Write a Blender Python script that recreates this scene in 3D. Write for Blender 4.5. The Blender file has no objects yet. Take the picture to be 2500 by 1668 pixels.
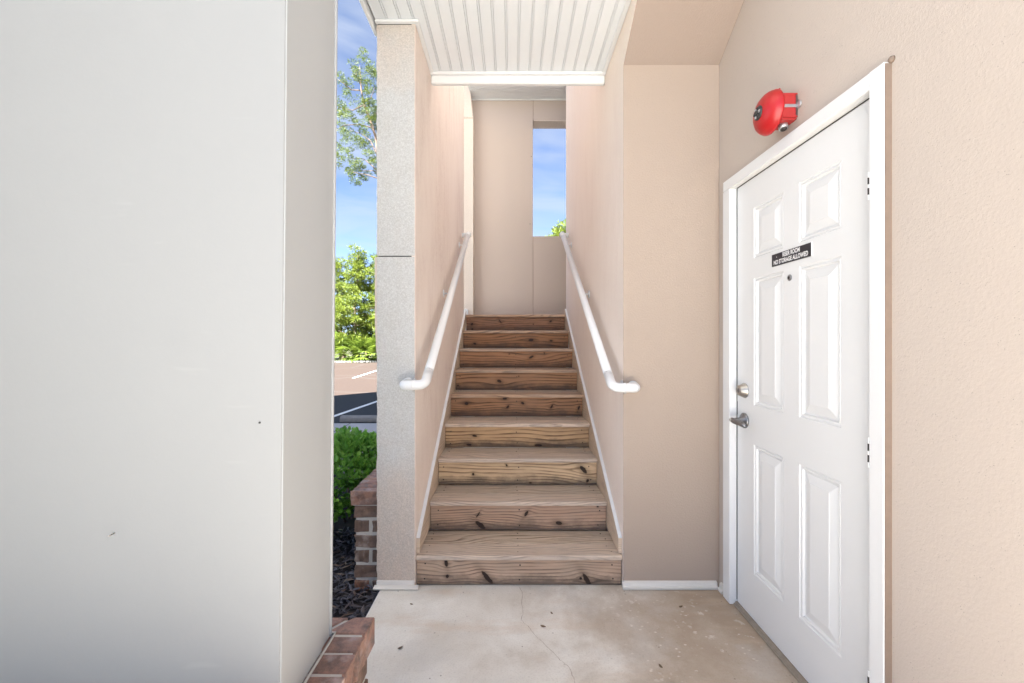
import bpy, bmesh, math, random
from mathutils import Vector, Matrix
R = math.radians
S = bpy.context.scene
COL = S.collection

# ------------------------------------------------------------------ camera, sky, sun, exposure
EYE = 1.306
F = 1030.0                       # focal length in photo pixels (2500 wide)
cam = bpy.data.cameras.new('camera'); camo = bpy.data.objects.new('camera', cam); COL.objects.link(camo)
camo.location = (0, 0, EYE); camo.rotation_euler = (R(90), 0, 0)
cam.sensor_width = 36; cam.lens = F / 2500 * 36; cam.clip_start = 0.02; cam.clip_end = 3000
S.camera = camo

SUN_EL = R(56); SUN_TRAVEL = Vector((0.5, 0.866, 0)).normalized()
world = bpy.data.worlds.new('World'); S.world = world; world.use_nodes = True
wn = world.node_tree; wn.nodes.clear()
wo = wn.nodes.new('ShaderNodeOutputWorld'); bg = wn.nodes.new('ShaderNodeBackground')
sky = wn.nodes.new('ShaderNodeTexSky'); sky.sky_type = 'NISHITA'; sky.sun_disc = False
sky.sun_elevation = SUN_EL; sky.sun_rotation = math.atan2(-SUN_TRAVEL.x, -SUN_TRAVEL.y)
sky.altitude = 0; sky.air_density = 0.36; sky.dust_density = 0.3; sky.ozone_density = 1.0
# thin wisps of cloud
tc = wn.nodes.new('ShaderNodeTexCoord'); mp = wn.nodes.new('ShaderNodeMapping')
mp.inputs['Scale'].default_value = (1.6, 1.6, 7.0)
nz = wn.nodes.new('ShaderNodeTexNoise'); nz.inputs['Scale'].default_value = 2.6; nz.inputs['Detail'].default_value = 6; nz.inputs['Distortion'].default_value = 0.6
cr = wn.nodes.new('ShaderNodeValToRGB'); cr.color_ramp.elements[0].position = 0.30; cr.color_ramp.elements[1].position = 0.78
cr.color_ramp.elements[1].color = (.72, .72, .72, 1)
mx = wn.nodes.new('ShaderNodeMix'); mx.data_type = 'RGBA'; mx.inputs['B'].default_value = (1.50, 1.66, 1.95, 1)
L = wn.links.new
L(tc.outputs['Generated'], mp.inputs['Vector']); L(mp.outputs['Vector'], nz.inputs['Vector']); L(nz.outputs['Fac'], cr.inputs['Fac'])
L(cr.outputs['Color'], mx.inputs['Factor']); L(sky.outputs['Color'], mx.inputs['A']); L(mx.outputs['Result'], bg.inputs['Color'])
bg.inputs['Strength'].default_value = 0.05
L(bg.outputs['Background'], wo.inputs['Surface'])

sl = bpy.data.lights.new('sun', 'SUN'); so = bpy.data.objects.new('sun', sl); COL.objects.link(so)
sl.energy = 5.0; sl.angle = R(0.53); sl.color = (1.0, 0.975, 0.935)
sd = Vector((SUN_TRAVEL.x * math.cos(SUN_EL), SUN_TRAVEL.y * math.cos(SUN_EL), -math.sin(SUN_EL)))
so.rotation_euler = sd.to_track_quat('-Z', 'Y').to_euler(); so.location = (0, -20, 30)

S.view_settings.view_transform = 'Standard'; S.view_settings.look = 'None'
S.view_settings.gamma = 1.0; S.view_settings.use_curve_mapping = False
S.view_settings.exposure = 3.45
S.render.engine = 'CYCLES'
S.cycles.max_bounces = 6; S.cycles.diffuse_bounces = 5; S.cycles.glossy_bounces = 2; S.cycles.transparent_max_bounces = 8

# ------------------------------------------------------------------ object helpers
WPOS = {}
def link(o, parent=None, wpos=(0, 0, 0)):
    COL.objects.link(o)
    wpos = Vector(wpos)
    if parent is not None:
        o.parent = parent; o.location = wpos - WPOS[parent.name]
    else:
        o.location = wpos
    WPOS[o.name] = wpos
    return o
def tag(o, label, cat, group=None):
    o['label'] = label; o['category'] = cat
    if group: o['group'] = group
    return o
def thing(name, label, cat, loc=(0, 0, 0), group=None):
    return tag(link(bpy.data.objects.new(name, None), None, loc), label, cat, group)
def obj(name, verts, faces, mat, parent=None, origin=(0, 0, 0), smooth=False):
    """verts in world space; origin = where the object's own origin sits"""
    o0 = Vector(origin)
    me = bpy.data.meshes.new(name)
    me.from_pydata([tuple(Vector(v) - o0) for v in verts], [], faces); me.update()
    if smooth:
        me.polygons.foreach_set('use_smooth', [True] * len(me.polygons))
    if mat: me.materials.append(mat)
    return link(bpy.data.objects.new(name, me), parent, o0)
def inst(name, mesh, parent, wpos, rot=(0, 0, 0), scale=(1, 1, 1)):
    o = bpy.data.objects.new(name, mesh); link(o, parent, wpos)
    o.rotation_euler = rot; o.scale = scale
    return o
def fixn(me):
    bm = bmesh.new(); bm.from_mesh(me); bmesh.ops.recalc_face_normals(bm, faces=bm.faces[:]); bm.to_mesh(me); bm.free()
BOXF = [(0, 3, 2, 1), (4, 5, 6, 7), (0, 1, 5, 4), (1, 2, 6, 5), (2, 3, 7, 6), (3, 0, 4, 7)]
def boxv(x0, x1, y0, y1, z0, z1):
    return [(x0, y0, z0), (x1, y0, z0), (x1, y1, z0), (x0, y1, z0), (x0, y0, z1), (x1, y0, z1), (x1, y1, z1), (x0, y1, z1)]
def bevel_me(me, w, seg=1):
    bm = bmesh.new(); bm.from_mesh(me)
    bmesh.ops.bevel(bm, geom=bm.edges[:], offset=w, segments=seg, profile=0.5, affect='EDGES', clamp_overlap=True)
    bm.to_mesh(me); bm.free(); me.update()
def box(name, x0, x1, y0, y1, z0, z1, mat, parent=None, bevel=0, origin='center', seg=1):
    c = ((x0 + x1) / 2, (y0 + y1) / 2, (z0 + z1) / 2) if origin == 'center' else origin
    o = obj(name, boxv(x0, x1, y0, y1, z0, z1), BOXF, mat, parent, c)
    if bevel: bevel_me(o.data, bevel, seg)
    return o
def prism(name, poly, axis, a, b, mat, parent=None, bevel=0, origin=(0, 0, 0)):
    """poly of 2-D points extruded from a to b along axis: x -> (y,z), y -> (x,z), z -> (x,y)"""
    n = len(poly)
    def pt(p, t):
        return {'x': (t, p[0], p[1]), 'y': (p[0], t, p[1]), 'z': (p[0], p[1], t)}[axis]
    v = [pt(p, a) for p in poly] + [pt(p, b) for p in poly]
    f = [tuple(range(n)), tuple(range(2 * n - 1, n - 1, -1))] + [(i, i + n, (i + 1) % n + n, (i + 1) % n) for i in range(n)]
    o = obj(name, v, f, mat, parent, origin); fixn(o.data)
    if bevel: bevel_me(o.data, bevel)
    return o
def tube_geo(path, rad, n=12, caps=True):
    pts = [Vector(p) for p in path]; m = len(pts)
    rads = rad if isinstance(rad, (list, tuple)) else [rad] * m
    v, f = [], []; up = None
    for i, p in enumerate(pts):
        t = (pts[min(i + 1, m - 1)] - pts[max(i - 1, 0)]).normalized()
        if up is None:
            a = Vector((0, 0, 1)) if abs(t.z) < .9 else Vector((1, 0, 0)); up = (a - t * a.dot(t)).normalized()
        else:
            up = (up - t * up.dot(t)).normalized()
        s = t.cross(up)
        for k in range(n):
            an = 2 * math.pi * k / n
            v.append(p + (up * math.cos(an) + s * math.sin(an)) * rads[i])
    for i in range(m - 1):
        for k in range(n):
            a, b = i * n + k, i * n + (k + 1) % n
            f.append((a, b, b + n, a + n))
    if caps:
        f.append(tuple(range(n))[::-1]); f.append(tuple(range((m - 1) * n, m * n)))
    return v, f
def tube(name, path, rad, mat, parent=None, n=12, origin=(0, 0, 0)):
    v, f = tube_geo(path, rad, n); o = obj(name, v, f, mat, parent, origin, True); fixn(o.data)
    return o
def round_path(pts, r, seg=6):
    """polyline with rounded corners"""
    P = [Vector(p) for p in pts]; out = [P[0]]
    for i in range(1, len(P) - 1):
        a = (P[i - 1] - P[i]).normalized(); b = (P[i + 1] - P[i]).normalized()
        rr = min(r, (P[i - 1] - P[i]).length * .45, (P[i + 1] - P[i]).length * .45)
        for k in range(seg + 1):
            t = k / seg; out.append(P[i] + a * rr * (1 - t) ** 2 + b * rr * t ** 2)
    out.append(P[-1]); return out
def lathe(name, prof, centre, direction, mat, parent=None, n=28, smooth=True):
    """prof: (distance along direction, radius)"""
    d = Vector(direction).normalized(); a = Vector((0, 0, 1)) if abs(d.z) < .9 else Vector((1, 0, 0))
    u = (a - d * a.dot(d)).normalized(); w = d.cross(u); c = Vector(centre); v, f = [], []
    for t, r in prof:
        for k in range(n):
            an = 2 * math.pi * k / n; v.append(c + d * t + (u * math.cos(an) + w * math.sin(an)) * r)
    for i in range(len(prof) - 1):
        for k in range(n):
            p, q = i * n + k, i * n + (k + 1) % n; f.append((p, q, q + n, p + n))
    f.append(tuple(range(n))[::-1]); f.append(tuple(range((len(prof) - 1) * n, len(prof) * n)))
    o = obj(name, v, f, mat, parent, centre, smooth); fixn(o.data)
    return o
def pix(px, py, Y):
    """a point at depth Y metres that photo pixel (px, py) looks at - used to survey positions"""
    return Vector(((px - 1250) * Y / F, Y, EYE - (py - 834) * Y / F))

# ------------------------------------------------------------------ material helpers
class NT:
    def __init__(s, name):
        s.m = bpy.data.materials.new(name); s.m.use_nodes = True; s.t = s.m.node_tree; s.n = s.t.nodes
        s.b = s.n['Principled BSDF']; s.out = s.n['Material Output']
        s.tc = s.n.new('ShaderNodeTexCoord'); s.geo = s.n.new('ShaderNodeNewGeometry')
    def l(s, a, b): s.t.links.new(a, b)
    def put(s, sock, val):
        if isinstance(val, bpy.types.NodeSocket): s.l(val, sock)
        elif val is not None: sock.default_value = val
    def obj(s): return s.tc.outputs['Object']
    def pos(s): return s.geo.outputs['Position']
    def map(s, vec, scale=(1, 1, 1), loc=(0, 0, 0), rot=(0, 0, 0)):
        m = s.n.new('ShaderNodeMapping'); s.l(vec, m.inputs['Vector'])
        m.inputs['Scale'].default_value = scale; m.inputs['Location'].default_value = loc; m.inputs['Rotation'].default_value = rot
        return m.outputs['Vector']
    def noise(s, vec, scale, detail=4, rough=.55, dist=0):
        n = s.n.new('ShaderNodeTexNoise'); s.put(n.inputs['Vector'], vec); n.inputs['Scale'].default_value = scale
        n.inputs['Detail'].default_value = detail; n.inputs['Roughness'].default_value = rough; n.inputs['Distortion'].default_value = dist
        return n.outputs['Fac']
    def voro(s, vec, scale, feat='F1', rand=1, out='Distance'):
        n = s.n.new('ShaderNodeTexVoronoi'); s.put(n.inputs['Vector'], vec); n.inputs['Scale'].default_value = scale
        n.feature = feat; n.inputs['Randomness'].default_value = rand
        return n.outputs[out]
    def ramp(s, fac, stops):
        r = s.n.new('ShaderNodeValToRGB'); s.l(fac, r.inputs['Fac']); e = r.color_ramp.elements
        while len(e) < len(stops): e.new(.5)
        for i, (p, c) in enumerate(stops):
            e[i].position = p; c = (c, c, c) if not isinstance(c, (tuple, list)) else c; e[i].color = (*c[:3], 1)
        return r.outputs['Color']
    def mix(s, fac, a, b, mode='MIX'):
        m = s.n.new('ShaderNodeMix'); m.data_type = 'RGBA'; m.blend_type = mode
        s.put(m.inputs['Factor'], fac)
        for k, v in (('A', a), ('B', b)):
            s.put(m.inputs[k], (*v, 1) if isinstance(v, (tuple, list)) else v)
        return m.outputs['Result']
    def math(s, op, a, b=None, c=None, clamp=False):
        m = s.n.new('ShaderNodeMath'); m.operation = op; m.use_clamp = clamp
        for i, v in enumerate((a, b, c)): s.put(m.inputs[i], v) if v is not None else None
        return m.outputs[0]
    def sep(s, vec):
        m = s.n.new('ShaderNodeSeparateXYZ'); s.l(vec, m.inputs[0]); return m.outputs
    def rand(s):
        return s.n.new('ShaderNodeObjectInfo').outputs['Random']
    def bump(s, h, strength=.3, dist=.01, prev=None):
        b = s.n.new('ShaderNodeBump'); s.l(h, b.inputs['Height']); b.inputs['Strength'].default_value = strength
        b.inputs['Distance'].default_value = dist
        if prev is not None: s.l(prev, b.inputs['Normal'])
        return b.outputs['Normal']
    def done(s, col=None, rough=.6, normal=None, metal=0, spec=None):
        s.put(s.b.inputs['Base Color'], (*col, 1) if isinstance(col, (tuple, list)) else col)
        s.put(s.b.inputs['Roughness'], rough); s.b.inputs['Metallic'].default_value = metal
        if normal is not None: s.l(normal, s.b.inputs['Normal'])
        if spec is not None: s.b.inputs['Specular IOR Level'].default_value = spec
        return s.m

def m_stucco(name, col, streak=0.0, coarse=0.0, bump=.35, pits=0.25, streak_col=(.40, .30, .25)):
    t = NT(name); p = t.pos()
    big = t.noise(p, 1.6, 3, .6)
    c = t.mix(t.math('MULTIPLY', big, .35), col, tuple(x * .90 for x in col))
    if streak:
        st = t.noise(t.map(p, (4, 4, .9)), 2.2, 8, .8, .8)
        pa = t.noise(t.map(p, (1.2, 1.2, .8)), 1.5, 3, .6)
        k = t.math('MULTIPLY', t.ramp(st, [(.38, 0), (.72, 1)]), t.ramp(pa, [(.32, .1), (.62, 1)]))
        fine = t.noise(t.map(p, (1, 1, .5)), 95, 4, .8)
        k = t.math('MULTIPLY', k, t.ramp(fine, [(.36, .1), (.58, 1)]))
        c = t.mix(t.math('MULTIPLY', k, streak), c, streak_col)
    fine = t.noise(p, 110 if not coarse else 120, 5, .68)
    pit = t.ramp(t.voro(p, 120, rand=1), [(.06, 1), (.20, 0)])
    pmask = t.ramp(t.noise(p, 30, 2), [(.5, 0), (.62, 1)])
    pitm = t.math('MULTIPLY', pit, pmask)
    c = t.mix(t.math('MULTIPLY', pitm, pits), c, tuple(x * .45 for x in col))
    if coarse:
        g = t.ramp(t.noise(p, 120, 4, .75), [(.36, 0.0), (.50, 1)])
        c = t.mix(t.math('MULTIPLY', t.math('SUBTRACT', 1.0, g), coarse), c, tuple(x * .5 for x in col))
    h = t.math('SUBTRACT', fine, t.math('MULTIPLY', pitm, .5))
    return t.done(c, .88, t.bump(h, bump, .006), spec=.25)

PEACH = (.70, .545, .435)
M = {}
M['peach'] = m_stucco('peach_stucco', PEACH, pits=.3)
M['peach_pier'] = m_stucco('peach_pier_stucco', (.435, .352, .287), pits=.2, bump=.42)  # pier's peach darkened in the colour to tone down its light
M['peach_slope'] = m_stucco('shaded_flight_stucco', (.375, .302, .255), pits=.2, bump=.42)  # same peach, darker still: shade of the sloping underside put into the colour
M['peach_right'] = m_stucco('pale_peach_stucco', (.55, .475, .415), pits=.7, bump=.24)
M['peach_stair'] = m_stucco('streaked_peach_stucco', (.89, .785, .705), streak=.7, streak_col=(.55, .40, .335))
M['peach_stair_right'] = m_stucco('lightly_streaked_stucco', (.90, .80, .72), streak=.32, streak_col=(.62, .48, .40))
M['peach_back'] = m_stucco('smooth_peach_panel', (.56, .475, .41), bump=.12, pits=.1)
M['cream_rough'] = m_stucco('cream_rough_stucco', (.70, .61, .525), coarse=.35, bump=.6)

def m_column():
    t = NT('weathered_column_stucco'); p = t.pos(); z = t.sep(p)[2]
    n = t.noise(p, 5, 4, .6)
    # peach coat survives near the foot and under the soffit, the rest is bleached grey
    zz = t.math('ADD', z, t.math('MULTIPLY', t.math('SUBTRACT', n, .5), .55))
    foot = t.ramp(t.math('DIVIDE', zz, 3.0), [(.0, .95), (.17, .60), (.27, .0), (.86, .0), (.955, .55), (1, .8)])
    c = t.mix(foot, (.62, .62, .605), (.68, .56, .465))
    blot = t.noise(t.map(p, (2.4, 2.4, 1.2)), 3.5, 6, .7)
    c = t.mix(t.math('MULTIPLY', t.ramp(blot, [(.48, 0), (.66, 1)]), .45), c, (.58, .56, .52))
    g = t.noise(p, 125, 6, .85)
    pits = t.ramp(g, [(.30, 1), (.56, 0)])
    c = t.mix(t.math('MULTIPLY', pits, .62), c, (.30, .28, .255))
    hi = t.ramp(g, [(.55, 0), (.66, 1)])
    c = t.mix(t.math('MULTIPLY', hi, .35), c, (.88, .87, .85))
    return t.done(c, .92, t.bump(g, .6, .010), spec=.2)
M['column'] = m_column()

def m_white(name, col=(.80, .80, .79), rough=.42, dirt=.12, specks=0):
    t = NT(name); p = t.pos()
    d = t.ramp(t.noise(p, 2.2, 5, .65), [(.45, 0), (.75, 1)])
    c = t.mix(t.math('MULTIPLY', d, dirt), col, tuple(x * .80 for x in col))
    if specks:
        s = t.ramp(t.voro(p, 4.5, rand=1), [(.006, 1), (.011, 0)])
        c = t.mix(t.math('MULTIPLY', s, specks), c, (.12, .11, .10))
        sm = t.ramp(t.noise(t.map(p, (2, 2, 9)), 2.6, 2), [(.70, 0), (.80, 1)])
        c = t.mix(t.math('MULTIPLY', sm, .14), c, (.45, .44, .42))
    h = t.noise(p, 90, 3)
    return t.done(c, rough, t.bump(h, .05, .004), spec=.4)
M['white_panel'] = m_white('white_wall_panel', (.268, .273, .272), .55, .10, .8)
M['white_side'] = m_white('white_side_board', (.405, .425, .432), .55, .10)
M['white_trim'] = m_white('white_trim', (.75, .765, .77), .5, .15)
M['soffit'] = m_white('white_soffit', (.77, .805, .83), .4, .08)
M['door_white'] = m_white('white_door_paint', (.765, .77, .765), .36, .06)
M['rail_white'] = m_white('white_rail_coating', (.80, .805, .80), .28, .05)
M['base_trim'] = m_white('grimy_white_trim', (.76, .73, .68), .5, .9)

def plain(name, col, rough=.5, metal=0, var=.15, scale=8):
    t = NT(name); n = t.noise(t.obj(), scale, 3)
    c = t.mix(t.math('MULTIPLY', n, var * 2), tuple(min(1, x * (1 + var * .5)) for x in col), tuple(x * (1 - var) for x in col))
    return t.done(c, rough, t.bump(t.noise(t.obj(), 120, 2), .05, .002), metal)
M['dark'] = plain('dark_gap', (.03, .028, .026), .8)
M['shadow_gap'] = plain('joint_filler', (.36, .27, .21), .9)
M['caulk'] = plain('tan_casing_edge', (.24, .18, .14), .85, 0, .3, 30)  # tan darkened to hold the shadow line along the casing edge
M['red'] = plain('red_enamel', (.40, .010, .012), .36, 0, .12, 20)
M['red_dull'] = plain('red_box_enamel', (.42, .03, .03), .45, 0, .3, 40)
M['steel'] = plain('brushed_nickel', (.50, .48, .45), .32, 1, .12, 30)
M['steel_dark'] = plain('dull_pewter', (.28, .28, .29), .38, 1, .15, 30)
M['galv'] = plain('galvanised_steel', (.55, .56, .58), .45, .8, .3, 60)
M['black_metal'] = plain('black_screw', (.03, .03, .03), .5)
M['sign_black'] = plain('black_engraved_plastic', (.012, .012, .020), .35)
M['sign_white'] = plain('white_engraving', (.85, .85, .85), .5, 0, .05)
M['threshold'] = plain('weathered_threshold', (.30, .25, .20), .6, 0, .45, 40)
M['nail'] = plain('rusted_nail_head', (.035, .028, .024), .6, .3, .3, 300)

# concrete floor
def m_floor():
    t = NT('stained_concrete'); p = t.pos(); x, y, z = t.sep(p)
    a = t.noise(p, 2.2, 6, .62, .3); b = t.noise(p, 9, 6, .7); f = t.noise(p, 130, 4, .7)
    c = t.mix(t.ramp(a, [(.35, 0), (.62, 1)]), (.80, .775, .725), (.63, .585, .52))
    # walked-in brown grime toward the door, blotchy outline
    g = t.math('ADD', t.math('MULTIPLY', x, .80), t.math('MULTIPLY', t.math('SUBTRACT', a, .5), 1.1))
    g = t.math('ADD', g, t.math('MULTIPLY', t.math('SUBTRACT', b, .5), .35))
    c = t.mix(t.ramp(g, [(.08, 0), (.40, .6), (.80, 1)]), c, (.40, .315, .235))
    # greyish film and orange bloom
    gr = t.ramp(t.noise(t.map(p, (1, 1, 1), (7, 3, 0)), 3.1, 5, .6), [(.52, 0), (.70, 1)])
    c = t.mix(t.math('MULTIPLY', gr, .45), c, (.56, .55, .53))
    orr = t.ramp(t.noise(t.map(p, (.7, 2.4, 1), (3, 9, 0)), 2.3, 5, .6), [(.55, 0), (.72, 1)])
    c = t.mix(t.math('MULTIPLY', orr, .5), c, (.60, .46, .34))
    # pale paint drips near the door
    vd = t.voro(t.map(p, (1, 1.7, 1), rot=(0, 0, .7)), 24, rand=1)
    dots = t.math('MULTIPLY', t.ramp(vd, [(.11, 1), (.20, 0)]), t.ramp(t.noise(p, 38, 3), [(.42, 0), (.56, 1)]))
    msk = t.math('MULTIPLY', t.ramp(t.noise(p, 4.0, 3), [(.38, .12), (.58, 1)]), t.ramp(x, [(.22, 0), (.55, 1)]))
    c = t.mix(t.math('MULTIPLY', t.math('MULTIPLY', dots, msk), .75), c, (.86, .82, .75))
    v2 = t.ramp(t.noise(p, 13, 4, .6), [(.62, 0), (.68, 1)])
    c = t.mix(t.math('MULTIPLY', t.math('MULTIPLY', v2, msk), .6), c, (.74, .71, .66))
    sp = t.ramp(t.voro(t.map(p, (1, 1, 1), (2, 5, 1)), 26, rand=1), [(.06, 1), (.11, 0)])
    c = t.mix(t.math('MULTIPLY', t.math('MULTIPLY', sp, t.ramp(t.noise(p, 6, 2), [(.5, 0), (.62, 1)])), .7), c, (.18, .15, .12))
    c = t.mix(t.math('MULTIPLY', t.ramp(f, [(.32, 1), (.5, 0)]), .22), c, (.25, .22, .19))
    h = t.math('ADD', t.math('MULTIPLY', f, .5), b)
    return t.done(c, t.ramp(b, [(.3, .62), (.7, .85)]), t.bump(h, .22, .006), spec=.35)
M['floor'] = m_floor()

def m_brick():
    t = NT('wire_cut_brick'); r = t.rand(); o = t.obj()
    off = t.n.new('ShaderNodeVectorMath'); off.operation = 'ADD'; cmb = t.n.new('ShaderNodeCombineXYZ')
    t.l(t.math('MULTIPLY', r, 37.0), cmb.inputs[0]); t.l(t.math('MULTIPLY', r, 17.0), cmb.inputs[2])
    t.l(o, off.inputs[0]); t.l(cmb.outputs[0], off.inputs[1]); v = off.outputs[0]
    base = t.ramp(r, [(0, (.20, .10, .07)), (.35, (.24, .15, .11)), (.65, (.17, .115, .088)), (1, (.30, .14, .085))])
    n = t.noise(v, 22, 6, .7)
    c = t.mix(t.ramp(n, [(.35, 0), (.7, 1)]), base, (.085, .062, .052))
    lime = t.ramp(t.noise(v, 14, 4, .65), [(.56, 0), (.72, 1)])
    c = t.mix(t.math('MULTIPLY', lime, .45), c, (.42, .36, .33))
    h = t.noise(v, 70, 5, .75)
    return t.done(c, .72, t.bump(h, .5, .006), spec=.35)
M['brick'] = m_brick()
def m_capbrick():
    t = NT('worn_cap_brick'); r = t.rand(); o = t.obj()
    off = t.n.new('ShaderNodeVectorMath'); off.operation = 'ADD'; cmb = t.n.new('ShaderNodeCombineXYZ')
    t.l(t.math('MULTIPLY', r, 37.0), cmb.inputs[0]); t.l(t.math('MULTIPLY', r, 17.0), cmb.inputs[1])
    t.l(o, off.inputs[0]); t.l(cmb.outputs[0], off.inputs[1]); v = off.outputs[0]
    base = t.ramp(r, [(0, (.33, .155, .105)), (.4, (.27, .165, .125)), (.7, (.38, .20, .145)), (1, (.31, .13, .08))])
    n = t.noise(v, 18, 6, .72)
    c = t.mix(t.ramp(n, [(.42, 0), (.62, 1)]), base, (.12, .078, .066))
    lime = t.ramp(t.noise(v, 11, 5, .65), [(.54, 0), (.70, 1)])
    c = t.mix(t.math('MULTIPLY', lime, .5), c, (.48, .42, .41))
    h = t.noise(v, 60, 5, .75)
    return t.done(c, .5, t.bump(h, .45, .006), spec=.5)
M['cap'] = m_capbrick()
def m_mortar():
    t = NT('mortar'); p = t.pos(); n = t.noise(p, 60, 5, .7)
    c = t.mix(n, (.60, .58, .54), (.42, .40, .37))
    return t.done(c, .95, t.bump(n, .6, .008), spec=.15)
M['mortar'] = m_mortar()

# ------------------------------------------------------------------ wood with real-looking knots
def knot_group():
    g = bpy.data.node_groups.new('knot', 'ShaderNodeTree')
    for nm in ('U', 'V', 'CU', 'CV', 'SU', 'SV', 'Shear'):
        g.interface.new_socket(nm, in_out='INPUT', socket_type='NodeSocketFloat')
    for nm in ('Warp', 'Core', 'Halo'):
        g.interface.new_socket(nm, in_out='OUTPUT', socket_type='NodeSocketFloat')
    i = g.nodes.new('NodeGroupInput'); o = g.nodes.new('NodeGroupOutput')
    def m(op, a, b=None, clamp=False):
        n = g.nodes.new('ShaderNodeMath'); n.operation = op; n.use_clamp = clamp
        for k, v in enumerate((a, b)):
            if v is None: continue
            if isinstance(v, bpy.types.NodeSocket): g.links.new(v, n.inputs[k])
            else: n.inputs[k].default_value = v
        return n.outputs[0]
    I = i.outputs
    dv = m('SUBTRACT', I['V'], I['CV'])
    du = m('SUBTRACT', m('SUBTRACT', I['U'], I['CU']), m('MULTIPLY', dv, I['Shear']))
    a = m('DIVIDE', du, I['SU']); b = m('DIVIDE', dv, I['SV'])
    r2 = m('ADD', m('MULTIPLY', a, a), m('MULTIPLY', b, b))
    wide = m('ADD', m('MULTIPLY', m('MULTIPLY', a, a), .05), m('MULTIPLY', m('MULTIPLY', b, b), .16))
    sgn = m('MULTIPLY', m('DIVIDE', dv, m('ADD', m('ABSOLUTE', dv), .004)), 1.0)
    warp = m('MULTIPLY', m('EXPONENT', m('MULTIPLY', wide, -1.0)), sgn)
    core = m('EXPONENT', m('MULTIPLY', m('MULTIPLY', r2, r2), -1.0))
    halo = m('EXPONENT', m('MULTIPLY', r2, -.28))
    g.links.new(warp, o.inputs['Warp']); g.links.new(core, o.inputs['Core']); g.links.new(halo, o.inputs['Halo'])
    return g
KNOT = knot_group()

def m_wood(name, light, mid, dark, knots=(), seed=0.0, freq=105, grey=.25, grey_col=(.34, .29, .26), rough=.62, axes=('x', 'z'), swirl=.028, tile=1.0, lowdirt=None):
    """axes: which local axes run along / across the board.  knots: (u, v, su, sv, shear) metres from the board centre"""
    t = NT(name); o = t.obj(); s = t.sep(o); ax = {'x': s[0], 'y': s[1], 'z': s[2]}
    u0, v0 = ax[axes[0]], (t.math('ADD', t.math('ADD', s[1], s[2]), t.math('MULTIPLY', s[0], .012)) if axes[1] == 'y' else ax[axes[1]])
    ro = t.math('MULTIPLY', t.rand(), 13.0) if not knots else seed
    cb = t.n.new('ShaderNodeCombineXYZ'); t.put(cb.inputs[0], t.math('ADD', u0, ro)); t.put(cb.inputs[1], v0); t.put(cb.inputs[2], t.math('MULTIPLY', ro, .37) if not knots else seed * .37)
    P = cb.outputs[0]
    n1 = t.noise(t.map(P, (.9, 4.0, 1)), 1.3, 1, .4)
    n2 = t.noise(t.map(P, (3.0, 10, 1)), 2.0, 3, .5)
    v = t.math('ADD', v0, t.math('MULTIPLY', t.math('SUBTRACT', n1, .5), swirl * 6))
    v = t.math('ADD', v, t.math('MULTIPLY', t.math('SUBTRACT', n2, .5), swirl * .22))
    core = None; halo = None
    for (ku, kv, su, sv, sh) in knots:
        k = t.n.new('ShaderNodeGroup'); k.node_tree = KNOT
        wob = t.math('ADD', u0, t.math('MULTIPLY', t.math('SUBTRACT', t.noise(P, 60, 2), .5), su * .8))
        t.put(k.inputs['U'], wob); t.put(k.inputs['V'], v0)
        for nm, val in (('CU', ku), ('CV', kv), ('SU', su), ('SV', sv), ('Shear', sh)): k.inputs[nm].default_value = val
        v = t.math('ADD', v, t.math('MULTIPLY', k.outputs['Warp'], -min(.022, sv * 1.1)))
        core = k.outputs['Core'] if core is None else t.math('MAXIMUM', core, k.outputs['Core'])
        halo = k.outputs['Halo'] if halo is None else t.math('MAXIMUM', halo, k.outputs['Halo'])
    ph = t.math('FRACT', t.math('MULTIPLY', v, freq))
    fib = t.noise(t.map(P, (5, 260, 1)), 1.0, 3, .6)
    ring = t.ramp(ph, [(0, 0), (.50, .10), (.80, 1), (.93, .9), (1, 0)])
    wgt = t.ramp(t.noise(t.map(P, (2.2, 14, 1)), 1.7, 3), [(.34, .18), (.58, 1)])
    c = t.mix(t.noise(t.map(P, (2.5, 12, 1), (4, 0, 0)), 1.5, 4), light, mid)
    c = t.mix(t.math('MULTIPLY', t.math('MULTIPLY', ring, wgt), .95), c, dark)
    c = t.mix(t.math('MULTIPLY', t.ramp(fib, [(.42, 0), (.72, 1)]), .35), c, tuple(x * .62 for x in mid))
    gr = t.ramp(t.noise(t.map(P, (2.8, 7, 1), (9, 2, 0)), 1.6, 5, .62), [(.40, 0), (.70, 1)])
    c = t.mix(t.math('MULTIPLY', gr, grey), c, grey_col)
    if not knots:
        sn = t.ramp(t.noise(t.map(P, (3.5, 9, 1), (5, 3, 0)), 2.0, 6, .7), [(.50, 0), (.68, 1)]); c = t.mix(t.math('MULTIPLY', sn, .42), c, (.20, .155, .12))
        rb = t.math('FRACT', t.math('MULTIPLY', t.rand(), 7.3)); c = t.mix(t.math('MULTIPLY', rb, .45), c, tuple(x * .80 for x in grey_col))
    if lowdirt is not None:
        d = t.math('ADD', t.math('MULTIPLY', v0, -1.0 / lowdirt), t.math('MULTIPLY', t.math('SUBTRACT', t.noise(t.map(P, (6, 9, 1), (1, 7, 0)), 1.5, 5, .65), .5), 2.2))
        c = t.mix(t.math('MULTIPLY', t.ramp(d, [(.15, 0), (1.0, 1)]), .72), c, (.075, .058, .045))
    if core is not None:
        c = t.mix(t.math('MULTIPLY', halo, .55), c, tuple(x * .75 for x in dark))
        c = t.mix(t.ramp(core, [(.25, 0), (.6, .97)]), c, (.022, .011, .007))
    h = t.math('SUBTRACT', t.math('MULTIPLY', fib, .5), t.math('MULTIPLY', ring, .5))
    return t.done(c, rough, t.bump(h, .28, .004), spec=.35)
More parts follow.
